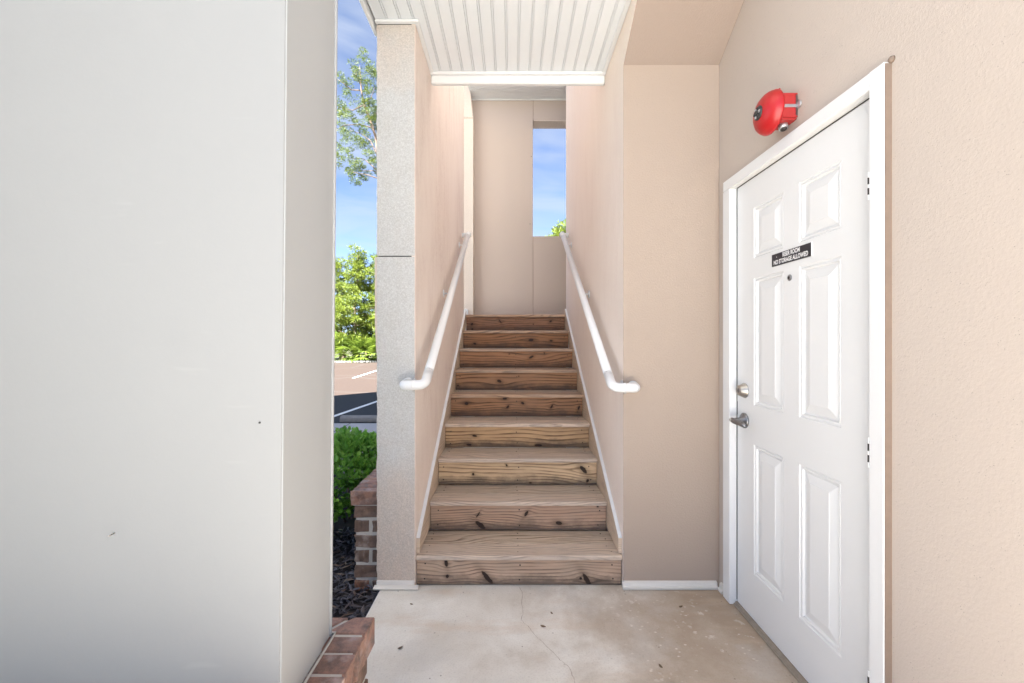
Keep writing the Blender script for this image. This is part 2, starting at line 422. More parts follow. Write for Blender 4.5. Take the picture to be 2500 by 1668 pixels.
M['tread'] = m_wood('weathered_tread_wood', (.84, .67, .51), (.66, .51, .39), (.15, .095, .058), freq=44, grey=.75, grey_col=(.56, .48, .41), axes=('x', 'y'), swirl=.05, rough=.5)
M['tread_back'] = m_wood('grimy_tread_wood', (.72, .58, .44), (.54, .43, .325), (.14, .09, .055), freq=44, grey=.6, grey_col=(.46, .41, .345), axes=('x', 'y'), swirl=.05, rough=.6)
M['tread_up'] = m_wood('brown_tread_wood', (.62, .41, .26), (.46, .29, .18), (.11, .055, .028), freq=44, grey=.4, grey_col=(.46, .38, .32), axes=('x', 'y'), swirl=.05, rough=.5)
M['skirt'] = m_wood('raw_skirt_wood', (.80, .65, .50), (.68, .53, .39), (.42, .29, .19), freq=70, grey_col=(.72, .60, .47), grey=.25, axes=('y', 'z'), swirl=.03)

# ------------------------------------------------------------------ ground, pavements, lot
def m_ground():
    t = NT('dry_grass_ground'); p = t.pos(); n = t.noise(p, .35, 6, .6); f = t.noise(p, 9, 5, .7)
    c = t.mix(n, (.055, .065, .022), (.035, .050, .016)); c = t.mix(t.ramp(f, [(.4, 0), (.7, 1)]), c, (.075, .07, .035))
    return t.done(c, .95, t.bump(f, .6, .05))
M['ground'] = m_ground()
def m_asphalt():
    t = NT('worn_asphalt'); p = t.pos(); n = t.noise(p, .5, 5, .6); f = t.noise(p, 40, 4, .7)
    c = t.mix(n, (.030, .0155, .0090), (.023, .0125, .0078)); c = t.mix(t.math('MULTIPLY', t.ramp(f, [(.35, 0), (.7, 1)]), .3), c, (.046, .030, .021))
    cr_ = t.ramp(t.voro(t.map(p, (.22, .22, 1)), 1.0, 'DISTANCE_TO_EDGE'), [(.004, 1), (.012, 0)])
    c = t.mix(t.math('MULTIPLY', cr_, .6), c, (.05, .045, .04))
    return t.done(c, .9, t.bump(f, .3, .01))
M['asphalt'] = m_asphalt()
def m_shade_asphalt():  # near-black tone carries the building's shade in the colour
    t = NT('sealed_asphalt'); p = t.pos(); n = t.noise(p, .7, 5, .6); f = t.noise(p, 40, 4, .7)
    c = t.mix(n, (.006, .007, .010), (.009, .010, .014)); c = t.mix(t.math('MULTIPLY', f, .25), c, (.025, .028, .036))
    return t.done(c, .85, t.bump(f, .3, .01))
M['sealed'] = m_shade_asphalt()
def m_walk(name, a, b):
    t = NT(name); p = t.pos(); n = t.noise(p, 1.4, 6, .6); f = t.noise(p, 60, 4, .7)
    c = t.mix(n, a, b); c = t.mix(t.math('MULTIPLY', f, .25), c, tuple(x * .6 for x in a))
    return t.done(c, .9, t.bump(f, .25, .006))
M['walk'] = m_walk('sidewalk_concrete', (.40, .40, .41), (.30, .30, .32))
M['plaza'] = m_walk('pale_court_concrete', (.56, .55, .53), (.47, .46, .445))
M['line'] = plain('white_road_paint', (.70, .70, .68), .7, 0, .25, 6)
M['stop'] = plain('old_concrete_stop', (.20, .195, .19), .95, 0, .35, 14)

def structure(o): o['kind'] = 'structure'; return o
structure(box('ground', -400, 400, -200, 900, -1.0, -.16, M['ground'], origin=(0, 0, 0)))
structure(box('floor_slab', -.70, 1.14, -1.6, 6.2, -.30, 0.0, M['floor'], origin=(0, 0, 0), bevel=.012))
structure(box('court_pavement', -14, 14, -24, -1.61, -.30, -.006, M['plaza'], origin=(0, 0, 0)))  # unseen pale paving added to bounce sun into the entry
side = structure(box('sidewalk', -40, 30, 6.22, 6.78, -.30, -.004, M['walk'], origin=(0, 0, 0), bevel=.02))
walk2 = structure(box('sidewalk_approach', -40, -.95, 4.35, 6.212, -.30, -.004, M['walk'], origin=(0, 0, 0)))
for x in (-8.6, -5.6, -2.585):
    box('sidewalk_joint', x - .006, x + .006, 4.36, 6.77, -.0035, -.0015, M['dark'], walk2)
lot = structure(box('parking_lot', -60, 60, 6.79, 29.0, -.30, -.134, M['asphalt'], origin=(0, 0, 0)))
near = structure(prism('sealed_parking_bay', [(-60, 6.8), (60, 6.8), (60, 13.5), (-2.25, 13.5), (-7.3, 8.78), (-60, 8.78)], 'z', -.20, -.130, M['sealed']))  # asphalt darkened by colour up to the cast shadow's slanted edge
def stripe(x0, y0, x1, y1, w, z, parent):
    d = Vector((x1 - x0, y1 - y0)).normalized(); n = Vector((-d.y, d.x)) * w / 2
    q = [(x0 + n.x, y0 + n.y), (x0 - n.x, y0 - n.y), (x1 - n.x, y1 - n.y), (x1 + n.x, y1 + n.y)]
    v = [(a, b, z) for a, b in q] + [(a, b, z + .003) for a, b in q]
    return obj('painted_line', v, BOXF, M['line'], parent)
for k in range(-4, 3):
    stripe(-3.47 + 2.75 * k, 7.55, -3.06 + 2.75 * k, 12.0, .10, -.1295, near)
for k in range(-3, 3):
    stripe(-6.25 + 2.75 * k, 16.6, -6.85 + 2.75 * k, 22.2, .10, -.1335, lot)
structure(box('far_kerb', -60, 60, 29.0, 29.18, -.30, -.03, M['stop'], origin=(0, 0, 0), bevel=.02))
structure(box('far_island', -60, -11.0, 24.2, 25.0, -.2, -.06, M['stop'], origin=(0, 0, 0), bevel=.02))

# ------------------------------------------------------------------ unseen slab added to shade the entry, then the building
def m_blocker():
    t = NT('roof_underside'); n = t.noise(t.pos(), 2, 4); return t.done(t.mix(n, (.74, .73, .71), (.66, .65, .63)), .8)
M['roofm'] = m_blocker()
sb = prism('roof', [(-9.4, 4.5), (-6.3, 7.5), (-5.8, 7.0), (-4.9, 3.6), (-.56, 3.6), (-.56, 3.0), (-.64, 2.45), (-.97, .0), (-.3, -.35), (-.3, -4.35), (-9.4, -4.35)], 'z', 8.0, 8.35, M['roofm'])  # added out of view; outline shaped to block and admit sun
tag(sb, 'high pale roof slab sheltering the stair entry from above', 'roof')

# right-hand wall with the door
DOOR_Y0, DOOR_Y1 = 1.2745, 2.092
RW = thing('riser_room_wall', 'pale peach stucco wall on the right holding the white door', 'wall', (1.10, 1.6, 0))
def rwall_mesh():
    x0, x1 = 1.10, 1.24; ys = [-.6, 1.226, 2.164, 2.60]; z0, z1, zt = 0.001, 2.118, 5.2
    parts = [boxv(x0, x1, ys[0], ys[1], z0, zt), boxv(x0, x1, ys[1], ys[2], z1, zt), boxv(x0, x1, ys[2], ys[3], z0, zt)]
    return parts
for i, v in enumerate(rwall_mesh()):
    obj('wall_face', v, BOXF, M['peach_right'], RW, (1.10, 1.6, 0))
box('inner_wall_backing', 1.25, 4.0, -.6, 5.4, .002, 5.2, M['peach'], RW)

# pier, stair side wall and the sloping underside of the upper flight: one stuccoed mass
PI_X = .590
pier = thing('stair_pier', 'peach stucco pier between the stairs and the white door', 'wall', (.85, 2.24, 0))
poly = [(2.24, 0.002), (4.607, 0.002), (4.607, 7.5), (2.72, 7.5), (2.70, 5.0), (.9, 5.0), (.9, 2.77 + 1.34 * .605), (2.24, 2.77)]  # top raised out of view to catch sun and bounce it down
o = prism('stair_wall', poly, 'x', PI_X, PI_X + .012, M['peach_stair_right'], pier, origin=(.85, 2.24, 0))
o['label'] = 'lightly streaked stucco side wall right of the stairs'
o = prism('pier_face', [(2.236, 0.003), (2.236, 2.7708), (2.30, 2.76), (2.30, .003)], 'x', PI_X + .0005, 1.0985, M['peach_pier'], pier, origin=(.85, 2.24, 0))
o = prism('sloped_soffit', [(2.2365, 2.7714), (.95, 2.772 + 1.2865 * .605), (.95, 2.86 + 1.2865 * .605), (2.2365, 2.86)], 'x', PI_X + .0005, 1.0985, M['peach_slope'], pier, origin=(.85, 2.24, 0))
o['label'] = 'sloping stucco underside of the upper flight'
box('pier_core', PI_X + .013, 1.095, 2.31, 4.60, .003, 4.99, M['peach'], pier)
prism('base_trim', [(2.236, .004), (2.213, .004), (2.211, .016), (2.222, .018), (2.224, .034), (2.234, .039), (2.236, .039)], 'x', .583, 1.082, M['base_trim'], pier)
prism('base_trim', [(1.0995, .004), (1.078, .004), (1.076, .016), (1.086, .020), (1.088, .04), (1.098, .046)], 'y', 2.172, 2.212, M['base_trim'], pier)

# left stair wall and the front column
LX = -.514
lw = thing('stair_side_wall', 'streaked peach stucco wall left of the stairs behind the handrail', 'wall', (-.61, 3.4, 0))
box('wall_face', LX - .02, LX, 2.243, 4.49, .002, 4.25, M['peach_stair'], lw)
box('wall_core', LX - .20, LX - .021, 2.40, 4.485, .002, 4.24, M['cream_rough'], lw)
colm = thing('stucco_column', 'rough grey stucco column with a joint at the foot of the stairs', 'column', (-.616, 2.3, 0))
def rough_box(name, x0, x1, y0, y1, z0, z1, mat, parent, amp=.0025, seed=1):
    rnd = random.Random(seed); nz_ = max(4, int((z1 - z0) / .03)); v, f = [], []
    for i in range(nz_ + 1):
        z = z0 + (z1 - z0) * i / nz_
        e = 0 if i in (0, nz_) else 1
        for (x, y) in ((x0, y0), (x1, y0), (x1, y1), (x0, y1)):
            v.append((x + rnd.uniform(-amp, amp) * e * (1 if x == x0 else .5), y + rnd.uniform(-amp, amp) * .3 * e, z))
    for i in range(nz_):
        for k in range(4):
            a, b = i * 4 + k, i * 4 + (k + 1) % 4; f.append((a, b, b + 4, a + 4))
    f.append((3, 2, 1, 0)); n = nz_ * 4; f.append((n, n + 1, n + 2, n + 3))
    return obj(name, v, f, mat, parent, ((x0 + x1) / 2, (y0 + y1) / 2, (z0 + z1) / 2))
rough_box('column_block', -.7177, LX - .0035, 2.238, 2.395, 1.762, 2.986, M['column'], colm, seed=3)
rough_box('column_block', -.7170, LX - .0035, 2.238, 2.395, .039, 1.755, M['column'], colm, seed=5)
box('joint_recess', -.712, LX - .006, 2.248, 2.39, 1.754, 1.763, M['dark'], colm)
prism('corner_bead', [(-.735, 1.757), (-.7172, 1.757), (-.7172, 1.21), (-.728, 1.26), (-.7345, 1.4)], 'y', 2.26, 2.36, M['cream_rough'], colm)  # wider edge of the lower block; its sunlight is put into the cream
box('base_trim', -.718, LX - .003, 2.231, 2.240, .016, .040, M['base_trim'], colm, .003)
prism('base_trim', [(2.236, .003), (2.210, .003), (2.207, .011), (2.230, .016), (2.236, .016)], 'x', -.728, -.494, M['base_trim'], colm)

# back wall of the landing
bwl = thing('landing_back_wall', 'smooth peach back wall with an open window slot above the stairs', 'wall', (.2, 5.5, 1.5))
BY = 5.44; OX = .273
box('wall_panel', -.9, OX - .004, BY, BY + .2, .01, 4.42, M['peach_back'], bwl, .003)
box('wall_panel', OX + .002, 2.2, BY + .001, BY + .2, 4.165, 4.42, M['peach_back'], bwl, .003)
box('wall_panel', OX + .002, 2.2, BY + .001, BY + .2, .01, 2.664, M['peach_back'], bwl, .003)
box('wall_panel', 1.6, 2.2, BY + .001, BY + .2, 2.67, 4.16, M['peach_back'], bwl, .003)
box('joint_strip', OX - .005, OX + .003, BY + .006, BY + .19, .012, 2.66, M['shadow_gap'], bwl)
box('joint_strip', OX - .005, OX + .003, BY + .006, BY + .19, 4.17, 4.418, M['shadow_gap'], bwl)
box('lintel_lining', OX + .006, 2.19, BY + .004, BY + .198, 4.150, 4.164, M['cream_rough'], bwl)
for (px, py) in ((1297, 382), (1294, 547)):
    q = pix(px, py, BY); lathe('screw_head', [(0, .006), (.003, .005)], (q.x, BY + .0005, q.z), (0, -1, 0), M['black_metal'], bwl, 8)
rc = thing('landing_column', 'narrow cream rough stucco column at the left of the landing', 'column', (-.54, 5.3, 1.6))
a0, a1 = pix(1131, 700, 5.25).x, pix(1155.5, 700, 5.25).x; a2 = pix(1143, 190, 5.25).x
zk = pix(0, 288, 5.25).z; zt = 4.408
prism('column_shaft', [(a0 - .05, .05), (a1, .05), (a1, zk - .003), (a0 - .05, zk - .003)], 'y', 5.25, 5.42, M['cream_rough'], rc, .004)
prism('column_haunch', [(a0 - .05, zk + .003), (a1, zk + .003), (a2 - .012, zt + .3), (a0 - .05, zt + .3)], 'y', 5.252, 5.42, M['cream_rough'], rc, .003)
box('base_block', a0 - .03, a0 + .062, 5.215, 5.249, 1.60, 1.70, M['white_trim'], rc, .004)

# ------------------------------------------------------------------ soffits
ZS = 3.0
sf = thing('front_soffit', 'white beaded soffit ceiling over the foot of the stairs', 'soffit', (-.07, 1.6, ZS))
P_S = .0695; X_REF = pix(1238, 180, 2.67).x
def soffit_strip(x0, x1, y0, y1, z, parent, along='y'):
    """a board with a shallow V groove and bead on its right-hand edge"""
    g = .0022
    prof = [(x0, 0), (x1 - .0140, 0), (x1 - .0132, .008), (x1 - .0106, .008), (x1 - .0098, 0), (x1 - .0034, 0), (x1 - .0026, .008), (x1, .008), (x1, .012), (x0, .012)]
    if along == 'y':
        return prism('soffit_board', [(a, z + b) for a, b in prof], 'y', y0, y1, M['soffit'], parent)
    return prism('soffit_board', [(a, z + b) for a, b in prof], 'x', y0, y1, M['soffit'], parent)
k = 0
xs = []
x = X_REF + .007
while x > -.725: x -= P_S
while x < .585:
    xs.append((max(x, -.728), min(x + P_S, .588))); x += P_S
for (a, b) in xs:
    if b - a < .02: continue
    yb = 2.236 if b < LX + .03 else 2.655
    soffit_strip(a, b, 1.5, yb, ZS, sf)
# J-channel trims round the edges
box('edge_trim', -.722, LX + .024, 2.212, 2.236, ZS - .014, ZS - .001, M['white_trim'], sf, .003)
box('edge_trim', LX + .001, LX + .024, 2.2365, 2.640, ZS - .014, ZS - .001, M['white_trim'], sf, .003)
box('edge_trim', PI_X - .026, PI_X - .001, 1.5, 2.640, ZS - .014, ZS - .001, M['white_trim'], sf, .003)
box('edge_trim', LX + .001, PI_X - .001, 2.6405, 2.664, ZS - .016, ZS - .001, M['white_trim'], sf, .003)
box('fascia', LX + .002, PI_X - .002, 2.666, 2.70, ZS - .062, ZS + .2, M['white_trim'], sf, .006)
box('fascia', -.7475, -.729, 1.5, 2.30, ZS - .032, ZS + .16, M['white_trim'], sf, .003)
box('soffit_backing', -.727, .585, 1.5, 2.655, ZS + .02, ZS + .05, M['dark'], sf)
rs = thing('rear_soffit', 'white soffit of cross boards high above the landing', 'soffit', (0, 5, 4.41))
y = 4.95
while y < 5.43:
    soffit_strip(y, min(y + .0695, 5.437), -.53, 2.1, 4.425, rs, 'x'); y += .0695
box('soffit_backing', -.53, 2.1, 4.95, 5.437, 4.44, 4.5, M['dark'], rs)
box('edge_trim', -.53, 2.1, 5.418, 5.438, 4.408, 4.424, M['white_trim'], rs, .003)

# ------------------------------------------------------------------ white column on the left with brick plinth
LEAN = .009
def lean(o):
    wz = WPOS[o.name].z
    for v in o.data.vertices: v.co.x += LEAN * (v.co.z + wz - 1.3)
wc = thing('white_clad_column', 'broad white panel-clad column filling the left foreground', 'column', (-.9, 1.03, .5))
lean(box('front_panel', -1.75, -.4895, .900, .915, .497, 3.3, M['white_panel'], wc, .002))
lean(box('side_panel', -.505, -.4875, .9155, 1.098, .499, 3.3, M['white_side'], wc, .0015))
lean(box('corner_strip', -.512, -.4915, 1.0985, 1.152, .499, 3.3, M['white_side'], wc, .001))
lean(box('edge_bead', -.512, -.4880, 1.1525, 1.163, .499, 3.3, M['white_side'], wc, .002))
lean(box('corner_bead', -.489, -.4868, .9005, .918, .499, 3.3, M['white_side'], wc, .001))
box('return_panel', -1.44, -1.37, -1.0, .898, .0, 3.3, M['white_side'], wc, .002)  # unseen panel added to cut the light on the front panel
box('panel_core', -1.74, -.516, .917, 1.150, .50, 3.29, M['white_trim'], wc)
q = pix(279, 1302, .9)
tube('nail', [(q.x, .901, q.z), (q.x + .001, .886, q.z)], .0016, M['steel'], wc, 8)
lathe('screw_head', [(0, .0024), (.0015, .002)], tuple(pix(634, 1032, .8995)), (0, -1, 0), M['black_metal'], wc, 8)

rnd = random.Random(11)
def brick_mesh(l, w, h, mat, seed, jag=.0045):
    me = bpy.data.meshes.new('brick'); me.from_pydata(boxv(-l / 2, l / 2, -w / 2, w / 2, -h / 2, h / 2), [], BOXF)
    bm = bmesh.new(); bm.from_mesh(me)
    bmesh.ops.subdivide_edges(bm, edges=bm.edges[:], cuts=1, use_grid_fill=True)
    rr = random.Random(seed)
    for v in bm.verts:
        v.co += Vector((rr.uniform(-jag, jag), rr.uniform(-jag, jag), rr.uniform(-jag, jag) * .7))
    sharp = [e for e in bm.edges if e.calc_face_angle(0) > .8]
    bmesh.ops.bevel(bm, geom=sharp, offset=.003, segments=1, affect='EDGES', clamp_overlap=True)
    bm.to_mesh(me); bm.free(); me.materials.append(mat)
    return me
pl = thing('brick_plinth', 'brick plinth under the white column in the bottom left foreground', 'plinth', (-.9, 1.0, 0))
PX, PY = -.420, 1.222
PIT = .0815
box('mortar_core', -1.74, PX - .004, .40, PY - .004, .002, .424, M['mortar'], pl)
box('mortar_bed', -1.73, PX + .006, .41, PY + .005, .424, .4945, M['mortar'], pl)
stretch = [brick_mesh(.098, .19, .064, M['brick'], s) for s in range(4)]      # long along y
head = [brick_mesh(.19, .098, .064, M['brick'], s + 9) for s in range(4)]      # long along x
zc = .38
row = 0
while zc > .03:
    y = PY - .0 - (.0 if row % 2 else .10)
    while y > .45:
        inst('brick', stretch[rnd.randrange(4)], pl, (PX - .049 + rnd.uniform(-.002, .002), y - .095, zc)); y -= .203
    if row % 2 == 0:
        inst('brick', head[rnd.randrange(4)], pl, (PX - .095, PY - .049, zc))
    x = PX - (.12 if row % 2 else .22)
    while x > -1.6:
        inst('brick', head[rnd.randrange(4)], pl, (x - .095, PY - .049, zc)); x -= .203
    zc -= PIT; row += 1
caps = [brick_mesh(.20, .0585, .080, M['cap'], s + 20, .0038) for s in range(4)]
y = 1.128
while y > .45:
    inst('cap_brick', caps[rnd.randrange(4)], pl, (-.505, y, .459 + rnd.uniform(-.001, .001)), (0, rnd.uniform(.0, .02), rnd.uniform(-.01, .01))); y -= .0707
endc = [brick_mesh(.0585, .20, .080, M['cap'], s + 30, .0038) for s in range(3)]
# turned corner bricks of the cap, cut to a mitre
prism('cap_brick', [(-.404, 1.166), (-.402, 1.238), (-.462, 1.236), (-.520, 1.169)], 'z', .419, .499, M['cap'], pl, .003, (-.45, 1.2, .459))
prism('cap_brick', [(-.534, 1.170), (-.478, 1.236), (-.545, 1.237), (-.590, 1.170)], 'z', .419, .4985, M['cap'], pl, .003, (-.53, 1.2, .459))
x = -.602
while x > -1.6:
    inst('cap_brick', endc[rnd.randrange(3)], pl, (x - .0305, 1.139, .458), (0, 0, rnd.uniform(-.01, .01))); x -= .0707
tube('caulk_strip', [(-.489, .905, .5005), (-.4885, 1.0, .5015), (-.4885, 1.15, .501), (-.4875, 1.166, .501), (-.60, 1.167, .501)], .0035, M['mortar'], pl, 6)

# brick wainscot behind the column
bw = thing('brick_wainscot', 'low brick wall with a red cap behind the grey stucco column', 'brick wall', (-.79, 3.3, 0))
WX0, WY0 = -.856, 2.292
box('mortar_core', WX0 + .006, -.7195, WY0 + .008, 4.40, -.05, .416, M['mortar'], bw)
for r in range(6):
    zc = .382 - r * PIT
    if r % 2 == 0:
        inst('brick', head[(r * 7) % 4], bw, (WX0 + .095, WY0 + .049, zc), (0, 0, 0), (1, 1, 1))
        y = WY0 + .11
    else:
        inst('brick', head[(r * 5) % 4], bw, (WX0 + .0385, WY0 + .049, zc), (0, 0, 0), (.405, 1, 1))
        inst('brick', head[(r * 3) % 4], bw, (WX0 + .155, WY0 + .049, zc), (0, 0, 0), (.62, 1, 1))
        y = WY0 + .11
    while y < 4.2:
        inst('brick', stretch[rnd.randrange(4)], bw, (WX0 + .049 + rnd.uniform(-.002, .002), y + .095, zc)); y += .203
wcap = [brick_mesh(.165, .0585, .076, M['cap'], s + 40, .003) for s in range(3)]
y = WY0 + .018; i = 0
box('mortar_bed', WX0 - .006, -.7205, WY0 - .004, 4.40, .416, .4905, M['mortar'], bw)
while y < 4.36:
    o = inst('cap_brick', wcap[i % 3], bw, (WX0 + .066, y, .458)); y += .0707; i += 1
box('caulk_strip', -.724, -.708, 2.255, 2.30, .492, .505, M['white_trim'], bw, .004)

# ------------------------------------------------------------------ stairs
st = thing('staircase', 'weathered timber staircase of nine steps climbing between the stucco walls', 'staircase', (.04, 3.4, 0))
RUN, RISE, Z1, Y1 = .2855, .1784, .168, 2.241
XL, XR = -.494, .570
NAILME = bpy.data.meshes.new('nail')
_v, _f = tube_geo([(0, 0, 0), (0, -.0015, 0)], .0042, 8); NAILME.from_pydata([tuple(a) for a in _v], [], _f); NAILME.materials.append(M['nail'])
NAILUP = bpy.data.meshes.new('nail_top')
_v, _f = tube_geo([(0, 0, 0), (0, 0, .0012)], .0042, 8); NAILUP.from_pydata([tuple(a) for a in _v], [], _f); NAILUP.materials.append(M['nail'])
KN = {  # (u 0..1, v 0..1, half-length, half-height, shear)
 1: [(.345, .28, .015, .036, -.75), (.83, .18, .014, .037, -.55), (.145, .86, .009, .022, -.15), (.15, .33, .008, .010, 0), (.80, .25, .008, .007, 0)],
 2: [(.285, .20, .021, .025, -.9), (.272, .62, .005, .017, .6), (.545, .66, .010, .017, .5), (.73, .28, .018, .012, -.5), (.95, .95, .006, .005, 0)],
 3: [(.22, .46, .008, .009, 0), (.915, .66, .018, .026, -.7), (.94, .16, .009, .012, .3), (.58, .07, .010, .006, 0), (.43, .86, .006, .008, -.4)],
 4: [(.205, .56, .016, .008, -.6), (.645, .09, .030, .010, 0), (.165, .12, .02, .008, 0)],
 5: [(.12, .68, .016, .013, 0), (.41, .95, .016, .010, 0), (.432, .5, .010, .013, .5), (.545, .70, .012, .011, -.4), (.765, .52, .007, .016, .5), (.97, .45, .008, .017, .3)],
 6: [(.36, .52, .018, .014, -.4), (.02, .25, .008, .006, 0), (.52, .8, .004, .004, 0)],
 7: [(.635, .66, .017, .015, .9), (.44, .85, .005, .004, 0), (.75, .9, .004, .008, 0)],
 8: [(.645, .55, .026, .013, .1), (.835, .50, .015, .009, 0), (.112, .30, .014, .010, -.3)],
 9: [(.06, .5, .012, .013, .3), (.345, .70, .009, .019, -.6), (.855, .70, .013, .011, .5), (.68, .5, .005, .005, 0), (.062, .15, .009, .007, 0)],
}
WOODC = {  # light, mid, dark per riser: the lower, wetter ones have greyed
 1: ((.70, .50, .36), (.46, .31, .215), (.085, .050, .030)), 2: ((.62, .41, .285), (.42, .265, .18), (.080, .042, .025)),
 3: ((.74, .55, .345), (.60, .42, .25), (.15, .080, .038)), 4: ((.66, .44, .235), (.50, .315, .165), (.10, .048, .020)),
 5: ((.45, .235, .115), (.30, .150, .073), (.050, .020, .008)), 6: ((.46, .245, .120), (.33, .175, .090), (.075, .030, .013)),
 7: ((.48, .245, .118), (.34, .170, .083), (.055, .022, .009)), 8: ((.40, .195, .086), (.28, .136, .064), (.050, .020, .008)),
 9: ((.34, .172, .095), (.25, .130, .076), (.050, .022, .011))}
TH = .027
for n in range(1, 10):
    zt = Z1 + RISE * (n - 1); yn = Y1 + RUN * (n - 1)
    x0, x1 = (XL, XR) if n > 1 else (LX + .002, PI_X - .002)
    zb = .004 if n == 1 else zt - RISE + .001
    zr = zt - TH - .001; w = x1 - x0; h = zr - zb
    kn = [((a - .5) * w, (b - .5) * h, su, sv, sh) for (a, b, su, sv, sh) in KN[n]]
    li, mi, da = WOODC[n]
    m = m_wood('riser_wood', li, mi, da, kn, seed=n * 3.17, freq=50 if n < 3 else 38, grey={1: .6, 2: .55, 3: .25, 4: .3}.get(n, .35), grey_col=(.38, .30, .225) if n < 3 else (.16, .105, .075), swirl={3: .036, 7: .032, 5: .028}.get(n, .022), lowdirt=h * .42)
    yr = yn + .018
    r = box('riser_board', x0 + .002, x1 - .002, yr, yr + .022, zb, zr, m, st, .0015)
    for u in (.04, .5, .955):
        for vv in (.22, .8):
            inst('nail', NAILME, r, (x0 + w * u + rnd.uniform(-.008, .008), yr - .0002, zb + h * vv + rnd.uniform(-.008, .008)))
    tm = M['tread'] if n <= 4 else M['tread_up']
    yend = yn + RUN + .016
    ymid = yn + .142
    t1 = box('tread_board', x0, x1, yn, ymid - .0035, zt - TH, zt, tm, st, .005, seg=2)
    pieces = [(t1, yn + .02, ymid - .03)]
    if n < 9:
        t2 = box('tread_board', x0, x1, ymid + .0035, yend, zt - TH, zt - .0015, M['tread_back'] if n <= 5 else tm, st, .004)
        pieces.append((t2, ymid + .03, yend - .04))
    for (tb, ya, yb_) in pieces:
        for u in (.045, .5, .95):
            for yy in (ya + .02, yb_):
                inst('nail', NAILUP, tb, (x0 + w * u + rnd.uniform(-.01, .01), yy + rnd.uniform(-.006, .006), zt - .0012))
y = Y1 + RUN * 8 + .144
while y < 5.40:
    box('landing_board', -.70, 1.9, y, min(y + .138, 5.436), Z1 + RISE * 8 - TH, Z1 + RISE * 8 - .001, M['tread_up'], st, .003); y += .1415
for (xa, xb, nm) in ((LX + .001, XL - .0005, 'left'), (XR + .0005, PI_X - .001, 'right')):
    ys, ye, zs = 2.262, 4.57, .252
    ze = zs + (ye - ys) * .608
    skirt = prism('skirt_board', [(ys, .171), (ys, zs), (ye, ze), (ye, ze - .16), (ys + .45, .2)], 'x', xa, xb, M['skirt'], st, 0, ((xa + xb) / 2, 3.4, 1))
    prism('painted_edge', [(ys - .002, zs + .0005), (ys - .002, zs + .005), (ye, ze + .005), (ye, ze + .0005)], 'x', xa, xb + (.0015 if xa < 0 else 0), M['white_trim'], skirt)

# ------------------------------------------------------------------ handrails
def handrail(sign, xw, xr, xe, ybot, zbot, ytop, ztop, yface, label):
    t = thing('handrail', label, 'handrail', (xr, ybot, zbot), 'handrails of the stairs')
    r = .0245
    main = round_path([(xr, ybot, zbot), (xr, ytop, ztop)], .05)
    low = round_path([(xr, ybot + .10, zbot + .0613), (xr, ybot, zbot), (xe, ybot, zbot - .002), (xe, yface + .0, zbot - .002)], .042, 8)
    tube('rail', [(xr, ybot + .09, zbot + .0552), (xr, ytop, ztop)], r * .985, M['rail_white'], t, 20)
    tube('lower_return', low, r, M['rail_white'], t, 20)
    tube('upper_return', round_path([(xr, ytop - .03, ztop - .0184), (xr, ytop + .05, ztop + .03), (xr, ytop + .13, ztop + .03), (xw, ytop + .13, ztop + .03)], .04, 8), r, M['rail_white'], t, 20)
    d = Vector((0, ytop - ybot, ztop - zbot)).normalized()
    p = Vector((xr, ybot + .09, zbot + .0552)); tube('coupling', [p - d * .003, p + d * .003], r * 1.03, M['rail_white'], t, 20)
    px_ = xr + (xe - xr) * .52
    tube('coupling', [(px_ - .004, ybot, zbot - .001), (px_ + .004, ybot, zbot - .001)], r * 1.05, M['rail_white'], t, 20)
    tube('set_screw', [(px_, ybot, zbot - .022), (px_, ybot, zbot - .033)], .006, M['steel'], t, 8)
    for k in (.045, .5, .95):
        c = Vector((xr, ybot + (ytop - ybot) * k, zbot + (ztop - zbot) * k))
        b = tube('bracket', round_path([c + Vector((0, 0, -.02)), c + Vector((0, 0, -.06)), Vector((xw, c.y, c.z - .06))], .03), .0065, M['rail_white'], t, 10)
        lathe('flange', [(0, .030), (.004, .030), (.007, .012)], (xw, c.y, c.z - .06), (-sign * -1 if False else (1 if sign < 0 else -1), 0, 0), M['rail_white'], b, 18)
    lathe('flange', [(0, .030), (.004, .030), (.008, .022)], (xe, yface, zbot - .002), (0, -1, 0), M['rail_white'], t, 20)
    return t
handrail(-1, LX, -.440, -.552, 2.128, 1.087, 4.20, 2.365, 2.238, 'white pipe handrail on the left wall, its end returning to the grey column')
handrail(1, PI_X, .516, .640, 2.165, 1.070, 4.28, 2.385, 2.236, 'white pipe handrail on the right wall, its end returning to the peach pier')

# ------------------------------------------------------------------ door
dr = thing('riser_room_door', 'white six-panel door with a black sign in the right wall', 'door', (1.116, 1.68, 0))
DX = 1.116; LY0, LY1, LZ0, LZ1 = 1.279, 2.087, .022, 2.062
cols_ = [(1.4295, 1.640), (1.7345, 1.947)]; rows_ = [(.234, .8305), (1.012, 1.597), (1.690, 1.9217)]
ycuts = sorted([LY0, LY1] + [a for c in cols_ for a in c]); zcuts = sorted([LZ0, LZ1] + [a for c in rows_ for a in c])
v, f, idx = [], [], {}
def vid(y, z, x=DX):
    k = (round(y, 5), round(z, 5), round(x, 5))
    if k not in idx: idx[k] = len(v); v.append((x, y, z))
    return idx[k]
for i in range(len(ycuts) - 1):
    for j in range(len(zcuts) - 1):
        if (ycuts[i], ycuts[i + 1]) in cols_ and (zcuts[j], zcuts[j + 1]) in rows_: continue
        f.append((vid(ycuts[i], zcuts[j]), vid(ycuts[i], zcuts[j + 1]), vid(ycuts[i + 1], zcuts[j + 1]), vid(ycuts[i + 1], zcuts[j])))
XB = DX + .044
